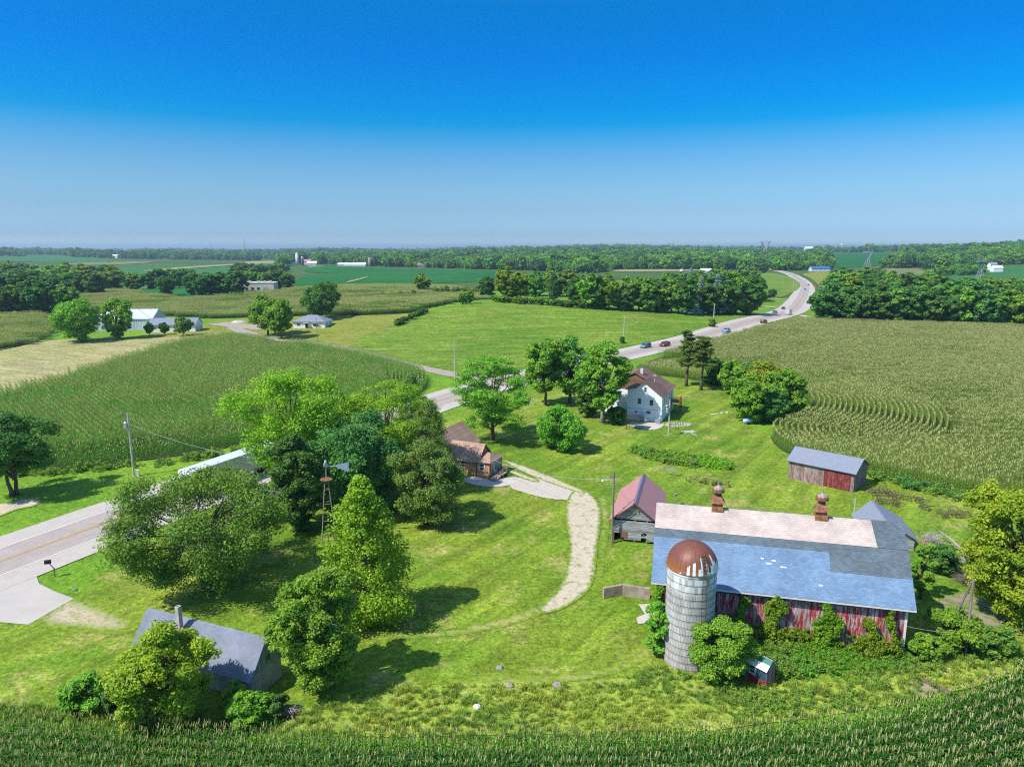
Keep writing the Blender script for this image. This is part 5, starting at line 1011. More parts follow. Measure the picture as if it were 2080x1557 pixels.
mb = MB(); mb.box((5.6, -.04, 1.0), (1.1, .06, 2.1)); mb.build('door', MT['black'], rh_); mb = MB(); mb.box((5.6, -.7, 2.45), (2.2, 1.5, .1)); mb.box((9.3, -.4, 2.3), (2.6, .8, .08), rx=-.3); mb.build('awning', MT['dirtwhite'], rh_)
P = at(557, 593); cb = E('industrial_building', P, math.radians(8), 'long cream flat roofed building beyond the corn ridge', 'building')
mb = MB(); mb.box((-14, 8, 2.9), (28, 16, 7)); mb.build('wall', MT['creamwall'], cb); mb = MB(); mb.box((-14, 8, 6.45), (28.5, 16.5, .2)); mb.build('roof', MT['cream'], cb)
for i in range(6): window(cb, -26 + i * 3.9, 0, 2.4, 2, 1.8, '-y', 'steel')
mb = MB(); mb.box((-6, -.05, 1.6), (3, .1, 3.2)); mb.build('door', MT['steel'], cb)
for x_ in (-17, -11, -7, -3): mb = MB(); mb.box((x_, 6, 7.1), (1.8, 1.8, 1.2)); mb.build('roof_vent', MT['steel'], cb)

def far_building(px, py, d, L_, W_, h_, r_, wall, roof, label, ang=0, name='farm_building', cat='building'):
    P = atd(px, d) if d else at(px, py); o = E(name, P, ang, label, cat); gable(o, -L_ / 2, -W_ / 2, L_, W_, h_, r_, wall, roof, 'x', .4, .4, base=-2, th=.2); return o
def far_silo(px, d, r_, h_, wall, cap, label):
    P = atd(px, d); o = E('silo', P, 0, label, 'silo', 'distant farm silos'); mb = MB(); mb.lathe([(r_, -3), (r_, h_)], 20); mb.build('wall', MT[wall], o, smooth=True); mb = MB(); mb.lathe([(r_ * 1.02, h_), (r_ * .8, h_ + r_ * .6), (r_ * .3, h_ + r_ * .95), (.1, h_ + r_)], 20); mb.build('dome', MT[cap], o, smooth=True)
far_silo(610, 1500, 3.3, 22, 'dirtwhite', 'white', 'tallest pale silo of the distant farm'); far_silo(620.5, 1510, 3.0, 15, 'stone', 'steel', 'short grey silo of the distant farm'); far_silo(755, 1400, 3.0, 14, 'stone', 'steel', 'grey green silo by the white sheds')
far_building(640, 0, 1500, 20, 12, 4, 8, 'palemetal', 'white', 'white arched roof barn right of the twin silos'); far_building(630, 0, 1540, 16, 10, 7, 11, 'dirtwhite', 'pinkroof', 'white barn with reddish roof by the twin silos'); far_building(598, 0, 1520, 14, 8, 3, 6, 'siding', 'white', 'small white house left of the twin silos')
far_building(735, 0, 1380, 24, 14, 4, 8, 'dirtwhite', 'white', 'long white shed left of the grey green silo'); far_building(715, 0, 1400, 20, 12, 3.5, 7, 'palemetal', 'white', 'white shed in the middle of the distant sheds'); far_building(699, 0, 1420, 14, 12, 3.5, 6.5, 'palemetal', 'white', 'leftmost of the distant white sheds')
far_building(861, 0, 1330, 18, 11, 5, 9, 'stone', 'slateroof', 'grey roofed barn half hidden in the middle wood')
far_building(1664, 551, 0, 27, 13, 4.2, 7.4, 'palemetal', 'blueroof', 'long white building with blue roof by the road bend'); far_building(1868, 578, 0, 11, 8, 2.5, 6.5, 'palemetal', 'steel', 'pale roof peeking over the right wood')
far_building(977, 0, 2600, 20, 12, 12, 17, 'white', 'white', 'white barn in the distant centre woods'); far_building(776, 0, 2700, 18, 12, 14, 19, 'white', 'white', 'white barn near the left horizon'); far_building(1509, 0, 1750, 30, 14, 11, 15, 'siding', 'tanwall', 'long pale building left of the tall tree knoll')
far_building(1433, 554, 0, 15, 9, 3, 6, 'dirtwhite', 'white', 'white roofed shed in the roadside wood'); far_building(1510, 573, 0, 14, 10, 3, 7.5, 'greyboard', 'slateroof', 'dark roofed house left of the road bend'); far_building(1620, 545, 0, 9, 8, 3, 6, 'brownwall', 'brownroof', 'brown house by the far road')
far_building(2012, 0, 1000, 13, 8, 6, 9, 'siding', 'white', 'white house behind the right pylon'); far_building(2003, 0, 1060, 10, 8, 8, 11, 'siding', 'steel', 'second white house behind the right pylon'); far_building(1632, 0, 3300, 34, 16, 20, 26, 'white', 'white', 'white building on the horizon above the road')
far_building(127 + 2 * 60, 0, 2400, 20, 12, 8, 12, 'white', 'white', 'white farm near the left horizon')
P = at(1385, 556); mb = MB(); mb.lathe([(4, -1), (4, 4), (3.6, 5), (2, 6.2), (.2, 6.8)], 20); o = mb.build('grain_bin', MT['steel'], loc=P, smooth=True); T(o, 'round steel grain bin above the roadside wood', 'grain bin')
P = atd(1698, 5200); wt_ = E('water_tower', P, 0, 'white water tower on the horizon', 'water tower'); mb = MB(); mb.tube([(0, 0, -5), (0, 0, 38)], 2.5, 10); mb.build('stem', MT['white'], wt_); mb = MB(); mb.lathe([(2.5, 36), (9, 40), (10, 44), (8, 48), (1, 51)], 18); mb.build('tank_body', MT['white'], wt_, smooth=True)
def heap(name, P, rx_, ry_, h_, mat, label, cat, n=14, seed=1):
    rg = np.random.default_rng(seed); mb = MB(); vs = []; 
    for i in range(n):
        for j in range(n):
            x, y = (i / (n - 1) * 2 - 1), (j / (n - 1) * 2 - 1); r = math.hypot(x, y); z = max(0, 1 - r ** 2) * h_ * rg.uniform(.7, 1.1) - .1; vs.append((x * rx_, y * ry_, z))
    mb.add(vs, [(i * n + j, (i + 1) * n + j, (i + 1) * n + j + 1, i * n + j + 1) for i in range(n - 1) for j in range(n - 1)]); o = mb.build(name, mat, loc=P); return T(o, label, cat)
heap('dirt_pile', at(2045, 602), 26, 16, 7, two('quarry_dirt', (.42, .37, .30), (.28, .25, .20), .3), 'pale dirt mound behind the right wood', 'mound', seed=3)
heap('rubble_pile', at(485, 655), 4, 2, 1.2, MT['concrete'], 'pile of pale rubble near the gravel yard', 'rubble pile', seed=4)

# ================================================================== poles, wires, masts
def wire(name, a, b, sag, label, r=.018):
    a, b = Vector(a), Vector(b); pts = [a.lerp(b, t) - Vector((0, 0, 4 * sag * t * (1 - t))) for t in np.linspace(0, 1, 14)]; mb = MB(); mb.tube(pts, r, 4); o = mb.build(name, MT['wire']); return T(o, label, 'wire')
def pole(px, py, top, label, mat='pole', r=.15, arm=0, lean=0, tr=False, lamp=0, d=None):
    P = at(px, py) if not d else atd(px, d); h = topz(P, top); root = E('utility_pole', P, 0, label, 'utility pole'); mb = MB(); mb.tube([(0, 0, -.3), (lean, 0, h)], [r, r * .68], 8); mb.build('pole_shaft', MT[mat], root)
    if arm: mb = MB(); mb.box((lean, 0, h - .7), (arm, .1, .12)); [mb.lathe([(.05, 0), (.07, .1), (.03, .2)], 6, (lean + x_, 0, h - .64)) for x_ in (-arm * .45, arm * .45, -arm * .2)]; mb.build('crossarm', MT['pole'], root)
    if tr: mb = MB(); mb.lathe([(.02, 0), (.27, .03), (.27, .85), (.2, .95), (.06, 1.1)], 12, (-.42, -.05, h - 2.4)); mb.build('transformer', MT['steel'], root)
    if lamp: mb = MB(); mb.tube([(0, 0, h - 1.1), (-.6 * lamp, -.2, h - .95), (-1.1 * lamp, -.3, h - 1.0)], .04, 5); mb.lathe([(.05, 0), (.2, .05), (.16, .2)], 8, (-1.3 * lamp, -.33, h - 1.1)); mb.build('lamp_arm', MT['dirtwhite'], root)
    return P, h
Pa, ha = pole(272, 966, 838, 'wooden utility pole with transformer by the left cornfield', 'polegrey', .16, .9, tr=True)
wire('power_line', Pa + Vector((.3, 0, ha - 1.8)), at(560, 935, 5), .9, 'cable from the transformer pole to the tree')
P1_, h1 = pole(924, 770, 689, 'pale pole beside the gravel road', 'polegrey', .17); pole(1267, 696, 640, 'pole standing in the meadow by the highway', 'polegrey', .2); pole(1449, 661, 616, 'pole in brown brush left of the highway', 'polegrey', .22)
pole(645, 693, 643, 'thin dark pole before the ranch house', 'pole', .09); Pg, hg = pole(1243, 1103, 957, 'dark yard pole with lamp in front of the garage', 'pole', .15, .9, lamp=1); pole(1358, 884, 812, 'yard light pole right of the farmhouse', 'polegrey', .15, lamp=.5, tr=True)
wire('power_line', Pg + Vector((0, 0, hg - .9)), (-3.0, 103.6, 2.7), 1.0, 'sagging cable from the yard pole to the cottage'); wire('power_line', Pg + Vector((0, 0, hg - 1.2)), Vector((14.1, 78.6, 4.4)), .1, 'short cable from the yard pole to the garage gable'); wire('power_line', Vector((14.9, 78.2, 1.5)), Vector((17.6, 76.6, .1)), 0, 'guy wire in front of the garage')
pole(1733, 1064, 1012, 'grey pole rising behind the barn roof', 'polegrey', .1); pole(28, 958, 932, 'short grey post beside the left tree', 'polegrey', .12)
pole(1582, 605, 574, 'far pole nearest the driveways', 'pole', .2, 1.6); pole(1596, 592, 566, 'far pole left of the road bend', 'pole', .2, 1.6); pole(1611, 590, 556, 'tall far pole by the road bend', 'polegrey', .25, 2.0); pole(1617, 584, 557, 'pole beside the tall far pole', 'polegrey', .2, 1.6); pole(1535, 620, 601, 'white pole at the edge of the roadside wood', 'polegrey', .25); pole(1567, 547, 538, 'small pole at the far end of the road', 'pole', .3); pole(1882, 0, 539, 'lone pole in the field behind the right wood', 'polegrey', .25, d=1080)
P = at(1961, 1327); h = topz(P, 1177); root = E('leaning_post', P, 0, 'pair of dark posts leaning together right of the barn', 'posts'); mb = MB(); mb.tube([(0, 0, -.3), (-.05, .1, h)], [.12, .09], 7); mb.build('post', MT['pole'], root); mb = MB(); mb.tube([(-.6, 2.2, -.3), (-.1, .2, h - .2)], [.12, .09], 7); mb.build('post', MT['pole'], root)
wire('power_line', (33.0, 54.6, 3.0), P + Vector((0, 0, 1.9)), .15, 'slack wire between the barn and the leaning posts')
P = at(112, 1171); mbx = E('mailbox', P, .4, 'black mailbox on a short post at the highway edge', 'mailbox'); mb = MB(); mb.box((0, 0, .5), (.1, .1, 1.1)); mb.tube([(0, 0, .95), (-.25, .1, 1.3), (-.45, .15, 1.62)], .05, 5); mb.build('post', MT['pole'], mbx)
mb = MB(); mb.prism([(-.17, 1.6), (.17, 1.6), (.17, 1.85), (.12, 1.97), (0, 2.02), (-.12, 1.97), (-.17, 1.85)], 'x', -.78, -.2); mb.build('box', MT['black'], mbx)
P = at(281, 967); o = E('utility_box', P, 0, 'small pale utility box at the foot of the transformer pole', 'utility box'); mb = MB(); mb.box((0, 0, .45), (.35, .3, .95)); mb.box((0, 0, .95), (.4, .35, .06)); mb.build('cabinet', MT['dirtwhite'], o)
P = at(258, 962); mb = MB(); mb.tube([(0, 0, 0), (0, 0, 2.1)], .035, 5); mb.box((0, 0, 1.9), (.1, .03, .5)); o = mb.build('marker_post', MT['yellow_line'], loc=P); T(o, 'thin yellow marker post left of the transformer pole', 'marker post')
P = at(1081, 822); mb = MB(); mb.box((0, 0, .6), (.6, .35, 1.3)); mb.box((0, 0, 1.27), (.66, .4, .06)); o = mb.build('utility_box', MT['palemetal'], loc=P); T(o, 'pale box behind the locust tree near the highway', 'utility box')
def mast(px, d, top, label, w_=3.0):
    P = atd(px, d); h = topz(P, top); o = E('radio_mast', P, 0, label, 'radio mast', 'radio masts on the horizon'); mb = MB()
    for k_ in range(3): a = k_ * 2.1; mb.tube([(w_ * math.cos(a), w_ * math.sin(a), 0), (w_ * .3 * math.cos(a), w_ * .3 * math.sin(a), h)], .55, 4)
    for z in np.linspace(.1, .9, 9) * h:
        for k_ in range(3): a, b = k_ * 2.1, (k_ + 1) * 2.1; f = w_ * (1 - .7 * z / h); mb.tube([(f * math.cos(a), f * math.sin(a), z), (f * math.cos(b), f * math.sin(b), z + h * .05)], .3, 3)
    mb.build('lattice', MT['lattice'], o)
mast(506, 4200, 486, 'nearer radio mast left of the silos', 3.5); mast(440, 6000, 489, 'fainter radio mast on the left horizon', 2.5)
def pylon(px, d, top, label, ang=.15):
    P = atd(px, d); h = topz(P, top); s = h / 40; o = E('transmission_pylon', P, ang, label, 'pylon', 'steel pylons of the power line'); r = .22 * s + d * .00012
    mb = MB(); W1, W2 = 6.5 * s, 1.6 * s; zw = 21 * s
    for x_ in (-1, 1):
        for y_ in (-1, 1): mb.tube([(x_ * W1, y_ * W1 * .8, 0), (x_ * W2, y_ * W2, zw)], r, 4)
    for k_ in range(5):
        f0, f1 = k_ / 5, (k_ + 1) / 5; a0, a1 = W1 + (W2 - W1) * f0, W1 + (W2 - W1) * f1
        for y_ in (-1, 1): mb.tube([(-a0, y_ * a0 * .8, zw * f0), (a1, y_ * a1 * .8, zw * f1)], r * .6, 3); mb.tube([(a0, y_ * a0 * .8, zw * f0), (-a1, y_ * a1 * .8, zw * f1)], r * .6, 3)
        for x_ in (-1, 1): mb.tube([(x_ * a0, -a0 * .8, zw * f0), (x_ * a1, a1 * .8, zw * f1)], r * .6, 3); mb.tube([(x_ * a0, a0 * .8, zw * f0), (x_ * a1, -a1 * .8, zw * f1)], r * .6, 3)
    mb.build('tower_body', MT['lattice'], o); mb = MB()
    for x_ in (-1, 1):
        for y_ in (-.9, .9):
            mb.tube([(x_ * .6 * s, y_ * s, zw - s), (x_ * 7.2 * s, y_ * .6 * s, 33 * s)], r, 4); mb.tube([(x_ * 1.8 * s, y_ * s, zw), (x_ * 9.2 * s, y_ * .6 * s, 33 * s)], r, 4)
        for k_ in range(5): f = k_ / 5; mb.tube([(x_ * (.6 + 6.6 * f) * s, -.9 * s, zw + (33 * s - zw) * f), (x_ * (1.8 + 7.4 * min(1, f + .2)) * s, .9 * s, zw + (33 * s - zw) * min(1, f + .2))], r * .6, 3)
        mb.tube([(x_ * 8.4 * s, 0, 33 * s), (x_ * 9.6 * s, 0, 40 * s)], r, 4)
    mb.build('fork', MT['lattice'], o); mb = MB()
    for z_ in (32.6, 34.6):
        for y_ in (-.7, .7): mb.tube([(-(14 - (z_ - 32.6) * 1.5) * s, y_ * s, z_ * s), ((14 - (z_ - 32.6) * 1.5) * s, y_ * s, z_ * s)], r, 4)
    for k_ in range(12): x_ = -13 + k_ * 2.2; mb.tube([(x_ * s, -.7 * s, 32.6 * s), ((x_ + 1.1) * s, .7 * s, 34.6 * s)], r * .6, 3)
    mb.build('crossarm', MT['lattice'], o)
pylon(1981, 730, 522, 'nearest steel pylon above the right wood', .5); pylon(1752, 1150, 506, 'second pylon beside the dark hillside field', .3); pylon(1545.5, 1900, 484, 'third pylon standing against the sky above the far road'); pylon(1357, 3300, 492, 'faint farthest pylon near the centre horizon')

# windmill without wheel
P = at(669, 1096); wm = E('windmill', P, .25, 'rusty windmill tower with pale blue tail vane and no wheel', 'windmill'); hwm = topz(P, 974)
mb = MB()
for x_ in (-1, 1):
    for y_ in (-1, 1): mb.tube([(x_ * .85, y_ * .85, 0), (x_ * .17, y_ * .17, hwm)], .055, 4)
for f in (.12, .35, .62, .85):
    a = .85 + (.17 - .85) * f; z = hwm * f
    for p_, q_ in (((-a, -a), (a, -a)), ((a, -a), (a, a)), ((a, a), (-a, a)), ((-a, a), (-a, -a))): mb.tube([(*p_, z), (*q_, z)], .035, 4)
mb.build('tower_frame', MT['wood'], wm); mb = MB(); mb.lathe([(.05, 0), (.72, .05), (.76, .14), (.7, .16), (.05, .1)], 8, (0, 0, hwm - .05)); mb.build('platform', MT['rust'], wm)
mb = MB(); mb.tube([(0, 0, hwm), (0, 0, hwm + 1.6)], .07, 6); mb.box((0, 0, hwm + 1.75), (.55, .3, .3)); mb.lathe([(.17, 0), (.2, .2), (.14, .5), (.02, .6)], 10, (0, 0, hwm + 1.8)); mb.build('gearbox', MT['steel'], wm)
mb = MB(); zt = hwm + 1.65; mb.tube([(.2, 0, zt), (1.5, -.25, zt)], .045, 5); mb.slab([(1.2, -.2, zt - .12), (2.6, -.45, zt - .75), (2.6, -.45, zt + .4), (1.2, -.2, zt + .15)], .03); mb.build('tail_vane', plain('pale_blue_vane', (.36, .44, .58), .5), wm)

# ================================================================== vehicles
def nearest_dir(P):
    d = np.hypot(RC[:, 0] - P.x, RC[:, 1] - P.y); i = int(np.argmin(d)); i = min(max(i, 1), len(RC) - 2); t = RC[i + 1, :2] - RC[i - 1, :2]; return math.atan2(t[1], t[0])
PAINT = {}
def paint(nm, c): 
    if nm not in PAINT: PAINT[nm] = plain('car_paint_' + nm, c, .25, .5, .2, var=.04)
    return PAINT[nm]
wheel_mesh = {}
def vehicle(px, py, kind, colname, col, label, away=True, ang=None, cat='car'):
    P = at(px, py, .07); a = nearest_dir(P) if ang is None else ang; a += 0 if away else math.pi
    o = E({'van': 'box_truck', 'pickup': 'pickup_truck'}.get(kind, 'parked_car' if ang is not None else 'car'), P, a, label, cat, 'vehicles on the highway'); pm = paint(colname, col)
    L_, w_, side, glass = {'suv': (4.8, 1.9, [(-2.4, .35), (2.4, .35), (2.42, .75), (2.3, .98), (1.15, 1.08), (.55, 1.62), (-2.1, 1.68), (-2.38, 1.1), (-2.42, .7)], [(1.02, 1.1), (.5, 1.56), (-2.0, 1.6), (-2.2, 1.12)]),
                            'sedan': (4.7, 1.8, [(-2.35, .3), (2.35, .3), (2.37, .65), (2.2, .85), (1.0, .95), (.3, 1.38), (-1.0, 1.4), (-1.75, 1.0), (-2.3, .92), (-2.37, .6)], [(.88, .97), (.26, 1.34), (-.96, 1.36), (-1.55, 1.0)]),
                            'pickup': (5.6, 1.95, [(-2.8, .45), (2.8, .45), (2.82, .9), (2.7, 1.1), (1.5, 1.18), (.95, 1.78), (-.55, 1.8), (-.75, 1.2), (-2.78, 1.15)], [(1.38, 1.22), (.9, 1.72), (-.45, 1.74), (-.6, 1.24)]),
                            'van': (7.2, 2.3, [(-3.6, .6), (3.6, .5), (3.6, 1.1), (3.35, 1.35), (2.6, 1.45), (2.1, 2.2), (1.45, 2.25), (1.4, 3.0), (-3.6, 3.0)], [(2.5, 1.5), (2.05, 2.12), (1.55, 2.15), (1.55, 1.5)])}[kind]
    mb = MB(); n = len(side); cx_ = sum(p[0] for p in side) / n
    vs = []
    for yy, k in ((-1, .93), (-.8, 1.), (.8, 1.), (1, .93)):
        for x, z in side: vs.append((x * (1 if abs(yy) < 1 else .985), yy * w_ / 2 * (1 - .10 * max(0, (z - .95)) if kind != 'van' else 1), .2 + (z - .2) * (1 if abs(yy) < 1 else (.975))))
    fs = [(r * n + i, r * n + (i + 1) % n, (r + 1) * n + (i + 1) % n, (r + 1) * n + i) for r in range(3) for i in range(n)] + [tuple(range(n))[::-1], tuple(range(3 * n, 4 * n))]
    mb.add(vs, fs); mb.build('body', pm, o)
    mb = MB(); g = glass
    for s in (-1, 1): mb.prism([(x, z) for x, z in g], 'y', s * (w_ / 2 * .985) - .02, s * (w_ / 2 * .985) + .0 + .02 * s)
    (x0, z0), (x1, z1) = g[0], g[1]; mb.slab([(x0 + .14, -w_ * .41, z0), (x0 + .14, w_ * .41, z0), (x1 + .12, w_ * .38, z1), (x1 + .12, -w_ * .38, z1)], .03)
    if kind != 'van': (x0, z0), (x1, z1) = g[3], g[2]; mb.slab([(x0 - .14, w_ * .41, z0), (x0 - .14, -w_ * .41, z0), (x1 - .13, -w_ * .38, z1), (x1 - .13, w_ * .38, z1)], .03)
    mb.build('windows', MT['glass'], o)
    for s in (-1, 1):
        mb = MB(); mb.box((L_ / 2 - .02, s * w_ * .36, .78 if kind != 'van' else 1.0), (.08, .32, .16)); mb.build('headlight', MT['trim'], o); mb = MB(); mb.box((-L_ / 2 + .02, s * w_ * .4, .85), (.08, .2, .28)); mb.build('tail_light', paint('lens', (.35, .01, .01)), o)
    if 'w' not in wheel_mesh:
        mb = MB(); mb.tube([(0, -.12, 0), (0, .12, 0)], .36, 14); mb.tube([(0, -.13, 0), (0, .13, 0)], .19, 8, mi=1); q = mb.build('wheel', [MT['black'], MT['steel']]); wheel_mesh['w'] = q.data; bpy.data.objects.remove(q)
    for sx_ in (-.31, .31):
        for sy_ in (-1, 1): q = bpy.data.objects.new('wheel', wheel_mesh['w']); C.objects.link(q); q.parent = o; q.location = (L_ * sx_, sy_ * (w_ / 2 - .1), .36)
    return o
vehicle(1311, 706, 'suv', 'tealblue', (.12, .25, .33), 'blue grey car leading on the highway', False); vehicle(1350, 703, 'suv', 'darkred', (.20, .02, .03), 'dark red car just behind the blue grey one', False)
vehicle(1475, 675, 'pickup', 'lightblue', (.16, .38, .60), 'light blue pickup on the highway', True, cat='pickup'); vehicle(1551, 656, 'suv', 'maroon', (.13, .04, .045), 'maroon car behind the light blue pickup', True)
vehicle(1573.5, 636, 'sedan', 'slate', (.10, .12, .16), 'dark grey car in the far lane', False); vehicle(1591, 628, 'sedan', 'plum', (.11, .04, .07), 'plum coloured car behind the dark grey one', False); vehicle(1601, 639, 'van', 'silverwhite', (.60, .60, .60), 'white box truck on the highway', True, cat='truck')
vehicle(1635, 590, 'pickup', 'skyblue', (.20, .42, .60), 'light blue pickup at the road bend', False, cat='pickup'); vehicle(1642, 580, 'sedan', 'navy', (.05, .08, .14), 'small dark car farthest round the bend', False); vehicle(1666, 585, 'suv', 'blackpaint', (.02, .02, .025), 'black car parked on the outer shoulder of the bend', True, cat='car')
for i, (px, py) in enumerate([(1650, 586), (1653.5, 583), (1656, 582), (1657, 586)]):
    mb = MB(); mb.lathe([(.35, 0), (.32, .5), (.25, 1.2), (.1, 1.3)], 8); o = mb.build('traffic_barrel', MT['orange'], loc=at(px, py, .06)); T(o, 'orange traffic marker on the road bend', 'traffic barrel', 'orange markers on the road bend')
# trailer
ta = math.atan2(.907, .421); P = Vector((-44.75, 93.2, .07)); tl_ = E('semi_trailer', P, ta, 'long white box semi trailer on the near highway lane', 'trailer')
mb = MB(); mb.box((8.1, 0, 2.65), (16.2, 2.6, 2.75)); mb.build('box_body', MT['dirtwhite'], tl_); mb = MB(); mb.box((8.1, 0, 4.05), (16.25, 2.62, .05)); mb.build('roof', plain('trailer_roof', (.58, .66, .74), .5), tl_)
mb = MB(); [mb.box((8.1, s * 1.29, 1.22), (16.2, .05, .16)) for s in (-1, 1)]; [mb.box((8.1, s * .45, 1.1), (15.8, .12, .3)) for s in (-1, 1)]; mb.build('side_rail', MT['redwood'], tl_)
for s in (-.64, .64): mb = MB(); mb.box((-.03, s, 2.65), (.05, 1.2, 2.6)); mb.tube([(-.08, s - .2, 1.4), (-.08, s - .2, 3.9)], .025, 5); mb.tube([(-.08, s + .2, 1.4), (-.08, s + .2, 3.9)], .025, 5); mb.build('rear_door', MT['white'], tl_)
mb = MB(); mb.tube([(0, -.35, 0), (0, .35, 0)], .5, 18); mb.tube([(0, -.37, 0), (0, .37, 0)], .26, 10, mi=1); wq = mb.build('wheel', [MT['black'], MT['steel']]); wd_ = wq.data; bpy.data.objects.remove(wq)
for x_ in (1.4, 2.7, 13.6, 14.9, 19.3):
    for s in (-1, 1): q = bpy.data.objects.new('wheel', wd_); C.objects.link(q); q.parent = tl_; q.location = (x_, s * .92, .5)
mb = MB(); [mb.box((12.0, s * .6, .7), (.15, .15, 1.1)) for s in (-1, 1)]; mb.box((.1, 0, .75), (.1, 2.3, .12)); mb.build('landing_gear', MT['darksteel'], tl_)
mb = MB(); mb.prism([(16.9, .8), (20.6, .8), (20.6, 1.9), (19.2, 2.1), (18.8, 3.2), (18.2, 3.7), (16.9, 3.7)], 'y', -1.2, 1.2); mb.box((15.3, 0, .85), (4, .9, .3)); mb.build('cab', paint('cabwhite', (.6, .6, .62)), tl_)

# ================================================================== yard things
def relic(px, py, ang, L_, label, wheels=((0, .5), (1, .5)), tall=.8, seed=0):
    rg = np.random.default_rng(seed); P = at(px, py); o = E('farm_implement', P, ang, label, 'farm implement', 'rusty farm implements on the lawn'); mb = MB()
    for y_ in (-.35, .35): mb.tube([(0, y_, .55), (L_, y_, .6)], .07, 5)
    for k_ in range(int(L_ / .45) + 1): x_ = k_ * .45; mb.tube([(x_, -.4, .58), (x_, .4, .58)], .045, 4)
    for k_ in range(int(L_ * 2.4)): x_ = rg.uniform(0, L_); y_ = rg.uniform(-.5, .5); mb.tube([(x_, y_, .55), (x_ + rg.normal(0, .15), y_ + rg.normal(0, .15), .55 + rg.uniform(.2, tall))], .035, 4)
    mb.tube([(L_, 0, .58), (L_ + 1.0, 0, .4)], .06, 5); mb.build('frame', MT['bark'], o); mb = MB()
    for k_ in range(int(L_ / .6) + 1): x_ = k_ * .6; mb.tube([(x_, .3, .55), (x_ + .12, .42, .3), (x_ - .05, .5, .02)], .035, 4)
    mb.build('tines', MT['darksteel'], o)
    for x_, r_ in wheels:
        for s in (-.8, .8):
            mb = MB(); n_ = 16; ring = [(x_ * L_ + r_ * math.cos(t), s, r_ + r_ * math.sin(t)) for t in np.linspace(0, 2 * math.pi, n_ + 1)]; mb.tube(ring, .04, 4)
            for k_ in range(4): t = k_ * math.pi / 4; mb.tube([(x_ * L_ + r_ * math.cos(t), s, r_ + r_ * math.sin(t)), (x_ * L_ - r_ * math.cos(t), s, r_ - r_ * math.sin(t))], .022, 3)
            mb.tube([(x_ * L_, s, r_), (x_ * L_, s * .4, .55)], .05, 4); mb.build('wheel', MT['darksteel'], o)
relic(1767, 1004, -.15, 2.4, 'upright jumble of rusty implement nearest the red shed', ((.2, .55), (.8, .6)), 1.2, 1); relic(1809, 1012, -.45, 3.6, 'long rusty implement with beams in the row', ((.05, .5), (.95, .5)), .9, 2)
relic(1780, 1020, -.55, 2.6, 'low roller like rusty implement nearer the barn', ((.1, .35), (.9, .35)), .4, 3); relic(1908, 1048, -.06, 3.8, 'rusty hay rake farthest right in the row', ((.1, .35), (.55, .6)), .5, 4); relic(1870, 1036, .2, 1.2, 'small pale heap of scrap between the implements', ((.5, .25),), .3, 5)
mb = MB(); pts = [(0, 0), (1.4, .75), (2.1, .95), (4.7, .0)]
for a, b in (((0, 0), (2.0, .75)), ((2.0, .75), (4.6, -.1))):
    a_, b_ = Vector((*a, 0)), Vector((*b, 0)); mb.box(((a_ + b_) / 2) + Vector((0, 0, .55)), ((b_ - a_).length, .28, 1.3), rz=math.atan2(b_.y - a_.y, b_.x - a_.x))
P = at(1225, 1216); o = mb.build('retaining_wall', MT['oldwall'], loc=P); T(o, 'low bent concrete retaining wall left of the barn', 'wall')
P = at(1361, 966); o = E('trellis', P, -.35, 'wire trellis panel standing on the lawn', 'trellis'); mb = MB(); [mb.box((x_, 0, .75), (.09, .09, 1.5)) for x_ in (-.95, .95)]; mb.box((0, 0, 1.46), (1.9, .06, .06)); mb.build('posts', MT['wood'], o)
mb = MB(); [mb.box((0, 0, .85 + k_ * .12), (1.8, .02, .02)) for k_ in range(5)]; [mb.box((-.9 + k_ * .15, .012, 1.1), (.02, .02, .66)) for k_ in range(13)]; mb.build('mesh_panel', MT['wire'], o)
P = at(1372, 1026); mb = MB(); mb.tube([(0, 0, 0), (0, 0, 1.4)], .04, 5); mb.box((0, 0, 1.45), (.35, .3, .22)); mb.prism([(-.22, 1.56), (.22, 1.56), (0, 1.72)], 'y', -.2, .2); o = mb.build('bird_feeder', MT['wood'], loc=P); T(o, 'small bird feeder on a post behind the barn', 'bird feeder')
for i, (px, py, s, lb) in enumerate([(1131, 1394, .42, 'dark boulder at the edge of the tall grass'), (1036, 1394, .36, 'pale boulder left of the dark one'), (970, 1437, .33, 'small white stone in the tall grass'), (152, 1198, .25, 'white scrap lying on the grass by the mailbox'), (1015, 1357, .3, 'flat grey stone on the lawn')]):
    rg = np.random.default_rng(i); mb = MB(); mb.lathe([(.1, 0), (s, .1 * s), (s * .95, s * .5), (s * .5, s * .85), (.05, s * .9)], 9); o = mb.build('stone', MT['boulder'] if i != 2 else MT['dirtwhite'], loc=at(px, py)); 
    for v_ in o.data.vertices: v_.co *= rg.uniform(.85, 1.12)
    T(o, lb, 'stone')
P = at(1870, 1382); mb = MB(); mb.tube([(0, 0, .15), (1.3, -1.9, .16)], [.16, .2], 8); o = mb.build('fallen_log', MT['bark'], loc=P); T(o, 'brown log on the bare ground below the barn', 'log')
sheet('bare_ground', [(1840, 1385), (1880, 1372), (1915, 1390), (1900, 1420), (1855, 1412)], two('bare_soil', (.34, .28, .2), (.22, .24, .07), 1.2, fine=6), .075, 'bare straw covered patch around the log', 'bare ground', jit=.2)
sheet('bare_ground', [(1900, 1215), (1960, 1200), (2020, 1230), (2040, 1290), (1990, 1330), (1950, 1260)], two('bare_soil_2', (.30, .25, .18), (.13, .2, .03), .9, fine=6), .06, 'trampled bare patch under the fallen branches', 'bare ground', jit=.2)
P = at(588, 1452); 
